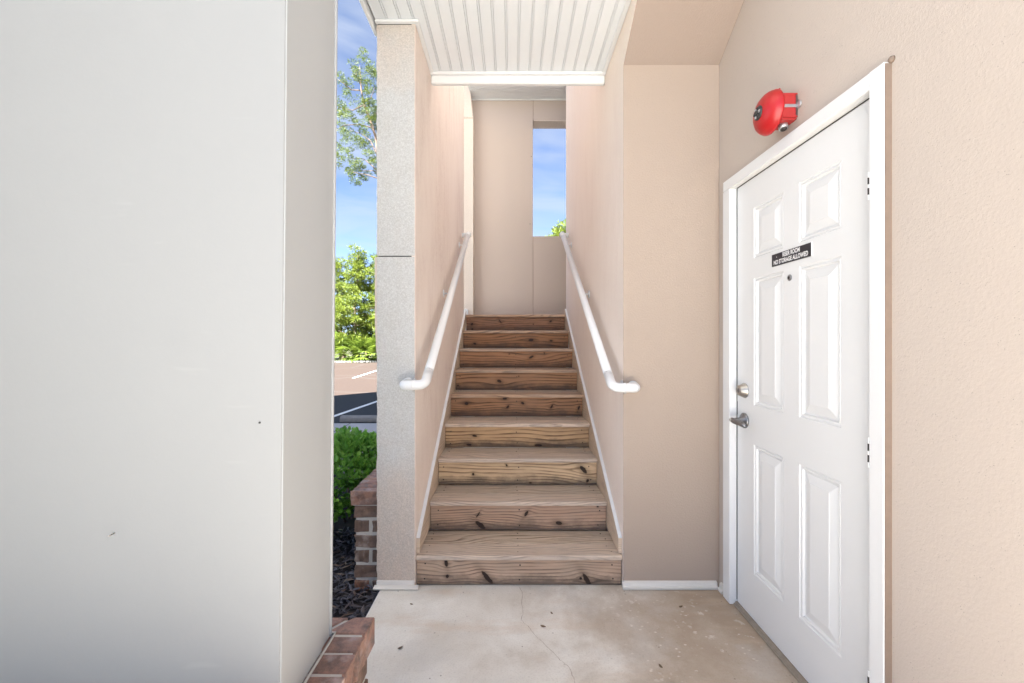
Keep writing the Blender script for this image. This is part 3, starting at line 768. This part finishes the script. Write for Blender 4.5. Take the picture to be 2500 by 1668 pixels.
A = [vid(LY0, LZ0), vid(LY1, LZ0), vid(LY1, LZ1), vid(LY0, LZ1)]; B = [vid(LY0, LZ0, XB), vid(LY1, LZ0, XB), vid(LY1, LZ1, XB), vid(LY0, LZ1, XB)]
f.append(tuple(B))
for k in range(4): f.append((A[k], A[(k + 1) % 4], B[(k + 1) % 4], B[k]))
leaf = obj('door_leaf', v, f, M['door_white'], dr, (DX, 1.68, 1.0))
prof = [(0, 0), (.0035, .0045), (.0075, .0050), (.0100, .0025), (.0145, .0030), (.0180, .0105), (.0245, .0110), (.0260, .0095), (.0560, .0020), (.0575, .0005)]
for (ya, yb_) in cols_:
    for (za, zb_) in rows_:
        v, f = [], []
        for (ins, dep) in prof:
            v += [(DX + dep, ya + ins, za + ins), (DX + dep, yb_ - ins, za + ins), (DX + dep, yb_ - ins, zb_ - ins), (DX + dep, ya + ins, zb_ - ins)]
        for i in range(len(prof) - 1):
            for k in range(4): f.append((i * 4 + k, i * 4 + (k + 1) % 4, i * 4 + 4 + (k + 1) % 4, i * 4 + 4 + k))
        n = (len(prof) - 1) * 4; f.append((n, n + 1, n + 2, n + 3))
        f = [tuple(reversed(q)) for q in f]
        obj('panel', v, f, M['door_white'], leaf, (DX, (ya + yb_) / 2, (za + zb_) / 2))
# frame: casing legs and head, jamb reveals and stops
CX = 1.078
box('door_frame', CX, 1.105, 1.224, 1.2745, .003, 2.118, M['door_white'], dr, .002)
box('door_frame', CX, 1.170, 2.0915, 2.158, .003, 2.0655, M['door_white'], dr, .003)
box('door_frame', CX + .001, 1.170, 1.2750, 2.158, 2.0660, 2.118, M['door_white'], dr, .003)
box('jamb', 1.106, 1.170, 1.230, 1.2745, .003, 2.06, M['door_white'], dr)
box('casing_edge', CX + .003, 1.104, 1.2215, 1.2239, .003, 2.112, M['caulk'], dr)
lathe('caulk_blob', [(0, .010), (.006, .009), (.010, .004)], (1.099, 1.219, 2.121), (-1, 0, 0), M['caulk'], dr, 9)
tube('weather_seal', [(1.114, 2.0893, .03), (1.114, 2.0893, 2.06)], .0016, M['dark'], dr, 6)
tube('weather_seal', [(1.114, 2.088, 2.0642), (1.114, 1.285, 2.0642)], .0016, M['dark'], dr, 6)
prism('threshold', [(1.096, .003), (1.098, .010), (1.104, .012), (1.108, .020), (1.160, .020), (1.160, .003)], 'y', 1.2755, 2.0905, M['threshold'], dr)
# hinges: painted knuckles with dark gaps
for (za, zb_) in ((1.735, 1.818), (.925, 1.015), (.22, .31)):
    hg = box('hinge', CX - .0012, CX + .004, 1.2748, 1.2782, za, zb_, M['door_white'], dr)
    for k in range(2):
        s = za + (zb_ - za) * (.18 + .38 * k) ; box('hinge_gap', CX - .0018, CX + .002, 1.2746, 1.2776, s, s + (zb_ - za) * .24, M['dark'], hg)
# deadbolt
db = lathe('deadbolt', [(0, .036), (.004, .036), (.006, .034), (.028, .0245), (.030, .022)], (DX, 2.024, 1.071), (-1, 0, 0), M['steel'], dr, 32)
lathe('keyway', [(0, .0115), (.0015, .0105)], (DX - .030, 2.024, 1.071), (-1, 0, 0), M['steel_dark'], db, 20)
box('key_slot', DX - .0325, DX - .0315, 2.0232, 2.0248, 1.066, 1.0765, M['dark'], db)
# lever handle
lv = lathe('lever_handle', [(0, .036), (.006, .036), (.011, .031), (.014, .014), (.045, .012)], (DX, 2.022, .928), (-1, 0, 0), M['steel_dark'], dr, 32)
v, f = [], []
path = [(2.036, .0145, .011), (2.024, .0155, .0135), (2.00, .0150, .0125), (1.972, .0125, .0105), (1.945, .0105, .0085), (1.928, .0085, .006)]
tube('lever', [(DX - .055 + .006 * (i / 5) ** 2, y_, .929 - .010 * (i / 5)) for i, (y_, a, b) in enumerate(path)], [.011, .0135, .0125, .0115, .0105, .007], M['steel_dark'], lv, 14)
lathe('lever_lock', [(0, .0075), (.0035, .007)], (DX - .0665, 2.026, .930), (-1, 0, 0), M['steel'], lv, 14)
box('latch_plate', DX - .003, DX + .02, 2.0875, 2.0905, .945, 1.01, M['black_metal'], dr)
ph = lathe('peephole', [(0, .0125), (.003, .0125), (.005, .0095)], (DX, 1.694, 1.5625), (-1, 0, 0), M['steel_dark'], leaf, 20)
lathe('lens', [(0, .006), (.001, .005)], (DX - .005, 1.694, 1.5625), (-1, 0, 0), M['dark'], leaf, 14)
# sign
sy0, sy1, sz0, sz1 = 1.570, 1.807, 1.6245, 1.6755
sg = box('sign_plate', DX - .0035, DX - .0003, sy0, sy1, sz0, sz1, M['sign_black'], dr, .0006)
sg['label'] = 'black plate reading RISER ROOM NO STORAGE ALLOWED'
box('sign_edge', DX - .0032, DX - .0004, sy0 - .0045, sy0 - .0002, sz0, sz1, M['sign_white'], sg)
def lettering(txt, cy, cz, size, sx, parent):
    cu = bpy.data.curves.new('lettering', 'FONT'); cu.body = txt; cu.size = size; cu.align_x = 'CENTER'; cu.align_y = 'CENTER'; cu.offset = .0008
    cu.space_character = 1.02
    tmp = bpy.data.objects.new('tmp', cu); COL.objects.link(tmp)
    bpy.context.view_layer.update()
    me = bpy.data.meshes.new_from_object(tmp.evaluated_get(bpy.context.evaluated_depsgraph_get())); bpy.data.objects.remove(tmp)
    for vv in me.vertices:
        x_, y_, z_ = vv.co; vv.co = (-z_, -x_ * sx, y_)
    me.materials.clear(); me.materials.append(M['sign_white']); me.name = 'lettering'
    return link(bpy.data.objects.new('lettering', me), parent, (DX - .0042, cy, cz))
lettering('RISER ROOM', 1.682, 1.6622, .0245, .74, sg)
lettering('NO STORAGE ALLOWED', 1.6885, 1.6382, .0245, .74, sg)
box('scuff', DX - .0042, DX - .0036, 1.772, 1.774, 1.659, 1.663, M['sign_white'], sg)

# ------------------------------------------------------------------ alarm bell
bl = thing('alarm_bell', 'red fire alarm bell on a metal bracket above the white door', 'alarm bell', (1.10, 1.664, 2.209))
BYC, BZC = 1.668, 2.209
g = lathe('gong', [(.070, .066), (.074, .082), (.078, .083), (.083, .081), (.093, .078), (.105, .070), (.116, .056), (.123, .038), (.127, .020), (.128, .004)], (1.10, BYC, BZC), (-1, 0, 0), M['red'], bl, 48)
h = lathe('hub_plate', [(0, .027), (.003, .027), (.006, .023)], (1.10 - .1250, BYC, BZC), (-1, 0, 0), M['black_metal'], bl, 24)
for k in range(6):
    an = k * math.pi / 3
    box('hub_lug', .9650, .9695, BYC + .016 * math.cos(an) - .0048, BYC + .016 * math.cos(an) + .0048, BZC + .016 * math.sin(an) - .0048, BZC + .016 * math.sin(an) + .0048, M['galv'] if k % 2 else M['black_metal'], h, .001)
lathe('hub_nut', [(0, .010), (.006, .009)], (.9685, BYC, BZC), (-1, 0, 0), M['black_metal'], h, 6, False)
bx_ = box('back_box', 1.032, 1.0985, BYC - .044, BYC + .044, BZC - .040, BZC + .050, M['red_dull'], bl, .004)
box('back_plate', 1.024, 1.031, BYC - .050, BYC + .050, BZC - .055, BZC + .070, M['red'], bl, .002)
bk = box('bracket', 1.036, 1.0975, BYC - .0475, BYC - .0445, BZC - .002, BZC + .010, M['galv'], bl, .001)
lathe('bracket_lug', [(0, .014), (.003, .014)], (1.0975, BYC - .056, BZC + .004), (-1, 0, 0), M['galv'], bk, 16)
box('bracket', 1.040, 1.0975, BYC - .042, BYC + .042, BZC - .047, BZC - .041, M['red_dull'], bl, .001)
for zz in (BZC - .036, BZC + .049):
    box('box_flange', 1.040, 1.0975, BYC - .0465, BYC - .0435, zz - .0035, zz + .0035, M['red_dull'], bx_)
box('box_flange', 1.092, 1.0978, BYC - .0468, BYC - .0438, BZC - .034, BZC + .046, M['steel_dark'], bx_)
lathe('conduit_hub', [(0, .017), (.02, .017), (.021, .013)], (1.068, BYC - .004, BZC - .047), (0, -.25, -1), M['galv'], bl, 20)
lathe('conduit_plug', [(0, .012), (.003, .011)], (1.068, BYC - .0095, BZC - .0675), (0, -.25, -1), M['black_metal'], bl, 16)

# ------------------------------------------------------------------ floor crack, leaves, wheel stop, mulch, shrub
pts = [(1268, 1434), (1276, 1448), (1273, 1470), (1277, 1498), (1272, 1514), (1290, 1530), (1303, 1548), (1318, 1562), (1340, 1584), (1368, 1612), (1390, 1630), (1400, 1655), (1408, 1690), (1430, 1740)]
fl = bpy.data.objects['floor_slab']
cv, cf = [], []
P0 = [Vector(((px - 1250) * (EYE / (py - 834)), EYE * F / (py - 834), .001)) for px, py in pts]
sub = []
for a, b in zip(P0, P0[1:]):
    for k in range(5): sub.append(a.lerp(b, k / 5) + Vector((rnd.uniform(-.002, .002), rnd.uniform(-.003, .003), 0)))
for i, p in enumerate(sub):
    w = rnd.uniform(.0005, .0013); cv += [p + Vector((-w, 0, 0)), p + Vector((w, 0, 0))]
    if i: cf.append((2 * i - 2, 2 * i - 1, 2 * i + 1, 2 * i))
t = NT('crack_line'); crk = obj('crack', cv, cf, t.done((.30, .235, .18), .95), fl)
def floor_pt(px, py): return Vector(((px - 1250) * (EYE / (py - 834)), EYE * F / (py - 834), 0))
M['leaf_dry'] = plain('dry_leaf', (.16, .11, .07), .8, 0, .5, 60)
for i, (px, py, s, lab) in enumerate([(1005, 1477, .010, 'tiny curled brown leaf scrap on the left of the concrete floor'), (1326, 1531, .014, 'dark dry leaf scrap beside the crack in the floor'), (977, 1584, .012, 'small grey leaf scrap near the brick plinth'), (1662, 1483, .013, 'hooked dark twig scrap on the concrete near the pier trim'), (1613, 1629, .012, 'dark debris scrap at the lower middle of the floor'), (1347, 1499, .010, 'brown leaf scrap right of the crack near the stairs')]):
    p = floor_pt(px, py); a = rnd.uniform(0, 3)
    q = []
    for k, (u, w) in enumerate([(-1, 0), (-.3, .45), (.5, .35), (1, 0), (.4, -.4), (-.4, -.35)]):
        q.append((p.x + s * (u * math.cos(a) - w * math.sin(a)), p.y + s * (u * math.sin(a) + w * math.cos(a)), .002 + .004 * abs(w) + (.003 if k in (0, 3) else 0)))
    n = len(q)
    vv = q + [(a_, b_, c_ + .0012) for a_, b_, c_ in q]
    ff = [tuple(range(n))[::-1], tuple(range(n, 2 * n))] + [(k, (k + 1) % n, (k + 1) % n + n, k + n) for k in range(n)]
    tag(obj('dry_leaf', vv, ff, M['leaf_dry'], None, p), lab, 'leaf', 'leaf scraps on the floor')

ws_n = 0
for xx in (-3.07,):
    o = prism('wheel_stop', [(7.50, -.128), (7.505, -.06), (7.55, -.022), (7.61, -.022), (7.655, -.06), (7.66, -.128)], 'x', xx, xx + 1.85, M['stop'], None, .008, (xx, 7.58, -.13))
    tag(o, 'weathered concrete wheel stop in the shaded parking bay', 'wheel stop')

# mulch bed
t = NT('mulch_soil'); bedm = t.done(t.mix(t.noise(t.pos(), 30, 4), (.012, .010, .012), (.03, .024, .026)), .95)
bed = box('mulch_bed', -9, -.702, 1.30, 4.34, -.30, -.05, bedm, None, 0, (0, 0, 0)); bed['kind'] = 'structure'
t = NT('mulch_chip'); ri = t.n.new('ShaderNodeNewGeometry').outputs['Random Per Island']
chipm = t.done(t.ramp(ri, [(0, (.020, .019, .028)), (.6, (.045, .042, .058)), (.88, (.085, .080, .10)), (.94, (.12, .075, .055)), (1, (.20, .16, .13))]), .55)
v, f = [], []
rr = random.Random(4)
for i in range(3800):
    x = rr.uniform(-1.75, -.705); y = rr.uniform(1.28, 3.0); z = -.05 + rr.uniform(0, .035) - max(0, (x + .76)) * .25
    l = rr.uniform(.014, .042); w = rr.uniform(.004, .010); a = rr.uniform(0, 6.28); tl = rr.uniform(-.5, .5)
    d = Vector((math.cos(a) * math.cos(tl), math.sin(a) * math.cos(tl), math.sin(tl))) * l; s = Vector((-math.sin(a), math.cos(a), rr.uniform(-.4, .4))) * w
    c = Vector((x, y, z)); b = len(v)
    v += [c - d - s * .4, c - d * .1 - s, c + d, c - d * .1 + s, c + Vector((0, 0, w))]
    f += [(b, b + 1, b + 4), (b + 1, b + 2, b + 4), (b + 2, b + 3, b + 4), (b + 3, b, b + 4)]
o = obj('mulch_chips', v, f, chipm); o['kind'] = 'stuff'; o['label'] = 'dark shredded bark mulch in the planting bed'; o['category'] = 'mulch'

def m_leaf(name, a, b, rough=.4, trans=.35, island=True):
    t = NT(name); ri = t.geo.outputs['Random Per Island'] if island else t.rand()
    c = t.ramp(ri, [(0, a), (1, b)])
    t.done(c, rough, None, spec=.4)
    tr = t.n.new('ShaderNodeBsdfTranslucent'); t.l(t.mix(.5, c, b), tr.inputs['Color'])
    ms = t.n.new('ShaderNodeMixShader'); ms.inputs[0].default_value = trans
    t.l(t.b.outputs[0], ms.inputs[1]); t.l(tr.outputs[0], ms.inputs[2]); t.l(ms.outputs[0], t.out.inputs['Surface'])
    return t.m
M['shrub'] = m_leaf('shrub_leaf', (.08, .24, .03), (.22, .44, .075), .30, .4)
M['shrub_one'] = m_leaf('shrub_single_leaf', (.10, .28, .038), (.26, .50, .085), .28, .4, False)
M['bark'] = plain('grey_brown_bark', (.16, .115, .085), .95, 0, .4, 6)

def leaf_geo(c, d, nrm, l, w):
    d = d.normalized(); s = d.cross(nrm)
    if s.length < 1e-4: s = Vector((1, 0, 0))
    s.normalize(); n = s.cross(d)
    return [c, c + d * l * .35 + s * w + n * w * .25, c + d * l * .75 + s * w * .7 + n * w * .1, c + d * l - n * w * .3, c + d * l * .75 - s * w * .7 + n * w * .1, c + d * l * .35 - s * w + n * w * .25, c + d * l * .5 - n * w * .15]
LEAFF = [(0, 6, 1), (1, 6, 2), (2, 6, 3), (3, 6, 4), (4, 6, 5), (5, 6, 0)]
def shrub(name, label, cx, cy, rx, ry, hz, seed, nleaf, nsingle=0):
    rr = random.Random(seed); t = thing(name, label, 'shrub', (cx, cy, -.05), 'shrubs in the mulch bed')
    for k in range(7):
        a = rr.uniform(0, 6.28); e = (cx + rx * .6 * math.cos(a), cy + ry * .6 * math.sin(a), hz * .75)
        tube('stem', [(cx + .04 * math.cos(a), cy + .04 * math.sin(a), -.06), ((cx + e[0]) / 2 + .02, (cy + e[1]) / 2, hz * .35), e], [.010, .007, .003], M['bark'], t, 6, (cx, cy, -.05))
    v, f, single = [], [], []
    for i in range(nleaf):
        a = rr.uniform(0, 6.28); u = rr.uniform(-.55, 1); rad = rr.uniform(.55, 1.0) ** .5
        q = math.sqrt(max(0, 1 - u * u)); lump = 1 + .12 * math.sin(5 * a + seed) * q + .08 * math.sin(9 * u + 3 * a)
        zc0 = hz * .52
        c = Vector((cx + rx * q * math.cos(a) * rad * lump, cy + ry * q * math.sin(a) * rad * lump, zc0 + (hz - zc0) * u * rad * lump if u > 0 else zc0 + zc0 * .9 * u * rad))
        out = Vector((q * math.cos(a), q * math.sin(a), max(u, -.1) + .55)).normalized()
        d = (out + Vector((rr.gauss(0, .55), rr.gauss(0, .55), rr.gauss(0, .4)))).normalized()
        nrm = (out + Vector((rr.gauss(0, .35), rr.gauss(0, .35), .6))).normalized()
        l = rr.uniform(.036, .060)
        if nsingle and len(single) < nsingle and rad > .93 and (math.cos(a) > -.4) and (math.sin(a) < .35 or u > .6):
            single.append((c, d, nrm, l)); continue
        b = len(v); v += leaf_geo(c, d, nrm, l, l * .30); f += [tuple(b + k for k in q_) for q_ in LEAFF]
    o = obj('foliage', v, f, M['shrub'], t, (cx, cy, -.05)); o['kind'] = 'stuff'
    if single:
        me = bpy.data.meshes.new('leaf'); me.from_pydata([tuple(p) for p in leaf_geo(Vector((0, 0, 0)), Vector((1, 0, 0)), Vector((0, 0, 1)), 1, .30)], [], LEAFF); me.materials.append(M['shrub_one'])
        for (c, d, nrm, l) in single:
            y_ = nrm.cross(d).normalized(); z_ = d.cross(y_).normalized()
            rot = Matrix((d, y_, z_)).transposed().to_euler()
            inst('leaf', me, t, c, rot, (l, l, l))
    return t
shrub('shrub', 'glossy green shrub beside the low brick wall', -1.22, 3.20, .46, .62, .58, 3, 6500, 220)
shrub('shrub', 'green shrub partly hidden behind the white column', -2.05, 3.35, .5, .62, .64, 8, 3200)

# ------------------------------------------------------------------ trees beyond the lot
M['pine'] = m_leaf('pine_needles', (.055, .095, .014), (.20, .245, .030), .55, .40)
M['pine_tall'] = m_leaf('olive_pine_needles', (.030, .058, .008), (.115, .15, .020), .55, .35)
M['pine2'] = m_leaf('dark_pine_needles', (.045, .085, .014), (.14, .19, .026), .55, .35)
M['palm'] = m_leaf('palmetto_frond', (.06, .11, .016), (.18, .24, .034), .45, .35)
def tuft(v, f, rr, c, rad, n, l, w, flat=.7):
    for _ in range(n):
        d = Vector((rr.gauss(0, 1), rr.gauss(0, 1), rr.gauss(.15, .7))).normalized()
        p = c + Vector((d.x * rad * rr.random() ** .4, d.y * rad * rr.random() ** .4, d.z * rad * flat * rr.random() ** .4))
        e = (d + Vector((rr.gauss(0, .5), rr.gauss(0, .5), rr.gauss(.1, .5)))).normalized()
        s = e.cross(Vector((rr.gauss(0, 1), rr.gauss(0, 1), rr.gauss(0, 1)))).normalized() * w
        L_ = l * rr.uniform(.6, 1.3); b = len(v)
        v += [p - s * .6, p + s * .6, p + e * L_ * .6 + s, p + e * L_, p + e * L_ * .55 - s]; f.append((b, b + 1, b + 2, b + 3, b + 4))
def tree_mesh(h, spread, seed, crown0=.1, dens=1.0):
    """trunk geometry and crown geometry about the origin"""
    rr = random.Random(seed); tv, tf, cv, cf = [], [], [], []
    def addt(path, rads, n=6):
        a, b = tube_geo(path, rads, n, False); k = len(tv); tv.extend(a); tf.extend([tuple(i + k for i in q) for q in b])
    bend = [Vector((rr.gauss(0, .18) * k / 4, rr.gauss(0, .18) * k / 4, h * k / 4)) for k in range(5)]
    addt(bend, [.16 * (1 - k * .21) * h / 9 for k in range(5)], 8)
    nb = int(34 * dens)
    for i in range(nb):
        tt = crown0 + (1 - crown0) * (i + rr.random()) / nb
        base = bend[min(3, int(tt * 4))].lerp(bend[min(4, int(tt * 4) + 1)], tt * 4 - int(tt * 4)) if tt < 1 else bend[4]
        a = i * 2.4 + rr.uniform(-.5, .5); ln = spread * (1.05 - tt ** 1.6) * rr.uniform(.6, 1.15) + .25
        tip = base + Vector((math.cos(a) * ln, math.sin(a) * ln, ln * rr.uniform(.0, .45)))
        mid = base.lerp(tip, .5) + Vector((0, 0, ln * .08))
        addt([base, mid, tip], [.035, .022, .01], 4)
        for k in range(int(3 + ln * 2.6)):
            q = rr.uniform(.25, 1.08); c = base.lerp(tip, q) + Vector((rr.gauss(0, .25), rr.gauss(0, .25), rr.gauss(.05, .18)))
            tuft(cv, cf, rr, c, rr.uniform(.22, .42), int(80 * dens), .24, .023)
    return tv, tf, cv, cf
protos = []
for (h, sp, sd_) in ((8.2, 2.2, 5), (7.0, 2.4, 17), (10.0, 2.6, 29)):
    tv, tf, cv, cf = tree_mesh(h, sp, sd_)
    a = bpy.data.meshes.new('trunk'); a.from_pydata([tuple(p) for p in tv], [], tf); a.materials.append(M['bark'])
    b = bpy.data.meshes.new('crown'); b.from_pydata([tuple(p) for p in cv], [], cf); b.materials.append(M['pine'] if sd_ != 17 else M['pine2'])
    protos.append((a, b))
def tree(x, y, k, rot, sc, label):
    t = thing('pine_tree', label, 'tree', (x, y, -.16), 'trees beyond the parking lot')
    for nm, me in (('trunk', protos[k][0]), ('crown', protos[k][1])):
        o = inst(nm, me, t, (x, y, -.16), (0, 0, rot), (sc, sc, sc))
        if nm == 'crown': o['kind'] = 'stuff'
TREES = [(-11.9, 32.0, 0, .3, 1.0, 'bright pine at the left edge of the gap beside the white column'), (-9.9, 32.5, 0, 2.0, .98, 'bright pine at the right edge of the gap beside the grey column'),
         (-13.6, 33.5, 2, 1.1, .78, 'pine partly hidden by the white column'), (-10.8, 36.5, 1, .7, 1.0, 'darker pine behind the bright pines in the gap'), (-8.1, 34, 1, 2.6, 1.05, 'pine hidden behind the grey stucco column'),
         (-16.5, 33, 0, 4.0, 1.05, 'pine behind the white column, far left of the lot'), (-20, 34, 1, 5.0, 1.1, 'second pine hidden far left behind the white column'),
         (3.75, 30.0, 2, .4, .965, 'treetop showing at the lower right of the window slot'), (2.15, 34.0, 2, 1.9, .915, 'lower treetop at the bottom left of the window slot'), (-4.5, 33, 1, 3.3, 1.0, 'pine hidden by the left stair wall'), (6.2, 33, 0, 3.0, 1.1, 'pine hidden by the right stair wall')]
for a in TREES: tree(*a)
# small palmettos along the far edge
def frond_mesh(seed):
    rr = random.Random(seed); v, f = [], []
    for k in range(17):
        a = k * 2.4 + rr.uniform(-.3, .3); el = rr.uniform(.02, 1.3); d = Vector((math.cos(a) * math.cos(el), math.sin(a) * math.cos(el), math.sin(el)))
        c = d * rr.uniform(.6, 1.2); side = Vector((-math.sin(a), math.cos(a), 0)); up = side.cross(d)
        s = side * .012; b = len(v); v += [-s, s, c + s, c - s]; f.append((b, b + 1, b + 2, b + 3))
        for j in range(13):
            an = (j - 6) / 6 * 1.5; e = (d * math.cos(an) + side * math.sin(an) - Vector((0, 0, .25))).normalized(); l = rr.uniform(.5, .75) * (1 - .25 * abs(an) / 1.5)
            w = e.cross(up).normalized() * .035; b = len(v); v += [c, c + e * l * .5 + w, c + e * l - Vector((0, 0, .08)), c + e * l * .5 - w]; f.append((b, b + 1, b + 2, b + 3))
    me = bpy.data.meshes.new('fronds'); me.from_pydata([tuple(p) for p in v], [], f); me.materials.append(M['palm']); return me
FR = [frond_mesh(s) for s in (2, 6, 9)]
stem = bpy.data.meshes.new('stem'); _v, _f = tube_geo([(0, 0, -.1), (.03, 0, .25), (.02, .02, .5)], [.10, .09, .05], 8); stem.from_pydata([tuple(a) for a in _v], [], _f); stem.materials.append(M['bark'])
PL = [(-12.1, 30.2, 1.35, 'leafy palmetto at the lot edge nearest the white column'), (-11.2, 30.6, 1.2, 'second palmetto from the white column at the lot edge'), (-10.35, 30.1, 1.5, 'tall palmetto at the lot edge nearest the grey column'), (-9.5, 30.4, 1.25, 'palmetto behind the edge of the grey column'), (-13.0, 30.5, 1.4, 'palmetto hidden by the edge of the white column'),
      (-11.6, 31.2, 1.9, 'taller palmetto behind the front row, toward the white column'), (-10.0, 31.3, 1.9, 'taller palmetto behind the front row, toward the grey column')]
for i, (x, y, s, lab) in enumerate(PL):
    t = thing('palmetto', lab, 'palm', (x, y, -.16), 'palmettos along the lot edge')
    inst('stem', stem, t, (x, y, -.16), (0, 0, i), (s, s, s)); o = inst('fronds', FR[i % 3], t, (x, y, -.16 + .2), (0, 0, i * 1.3), (s, s, s * .9)); o['kind'] = 'stuff'

# tall slender pine
def tall_pine():
    Y = 27.0; rr = random.Random(77)
    q = lambda px, py, dy=0: pix(px, py, Y) + Vector((0, dy, 0))
    base = q(945, 870); base.z = -.16
    t = thing('tall_pine_tree', 'tall slender pine rising beside the grey column into the sky', 'tree', tuple(base), 'trees beyond the parking lot')
    trunk = [base, q(942, 700), q(935, 480), q(917.5, 335), q(901.5, 287), q(888.8, 255), q(882, 222), q(880, 185), q(878, 160)]
    tv, tf = tube_geo(trunk, [.20, .17, .13, .085, .07, .055, .045, .03, .012], 8)
    cv, cf = [], []
    def limb(pts, r0=.045):
        k = len(tv); a, b = tube_geo(pts, [r0 * (1 - .75 * i / (len(pts) - 1)) for i in range(len(pts))], 5); tv.extend(a); tf.extend([tuple(i + k for i in f_) for f_ in b])
    limbs = [[(903, 308), (880, 306), (842, 309), (818, 315)], [(925, 385), (905, 345), (885, 328), (853, 316)], [(888, 262), (860, 268), (825, 262)], [(935, 430), (915, 412), (885, 384), (860, 390)],
             [(930, 420), (912, 417), (880, 414)], [(882, 225), (860, 222), (836, 205), (822, 190)], [(935, 440), (900, 430), (870, 425), (850, 418)], [(890, 255), (905, 240), (915, 215)], [(882, 210), (872, 190), (868, 170)], [(900, 285), (925, 265), (950, 240)], [(917, 335), (950, 310), (985, 290)], [(935, 430), (970, 410), (1000, 400)]]
    for l_ in limbs: limb([q(px, py, rr.uniform(-.3, .3)) for px, py in l_])
    spots = [(830, 520), (800, 500), (845, 545), (740, 590), (730, 545), (800, 620), (855, 600), (760, 650), (600, 640), (620, 655), (680, 660), (840, 690), (860, 650), (600, 800), (585, 790), (690, 790), (740, 750), (830, 770), (800, 800), (720, 800), (620, 930), (595, 950), (600, 975), (740, 950), (760, 985), (690, 900), (650, 940), (730, 1085), (780, 1080), (690, 1100), (640, 1165), (670, 1150), (770, 1105), (815, 1070), (600, 1225), (640, 1265), (690, 1260), (720, 1240), (745, 1270), (780, 1290), (700, 1300), (650, 1300), (590, 1290), (840, 1230), (720, 1405), (740, 1350), (845, 900), (850, 790)]
    spots = [(640 + a * .3189, b * .3189) for a, b in spots]
    for k in range(22): spots.append((rr.uniform(905, 990), rr.uniform(180, 430)))
    for (px, py) in spots:
        for k in range(3):
            c = q(px + rr.gauss(0, 4), py + rr.gauss(0, 3), rr.gauss(0, .8)); tuft(cv, cf, rr, c, rr.uniform(.16, .36), 100, .13, .012, .6)
    o = obj('trunk', tv, tf, M['bark'], t, tuple(base)); o = obj('crown', cv, cf, M['pine_tall'], t, tuple(base)); o['kind'] = 'stuff'
tall_pine()
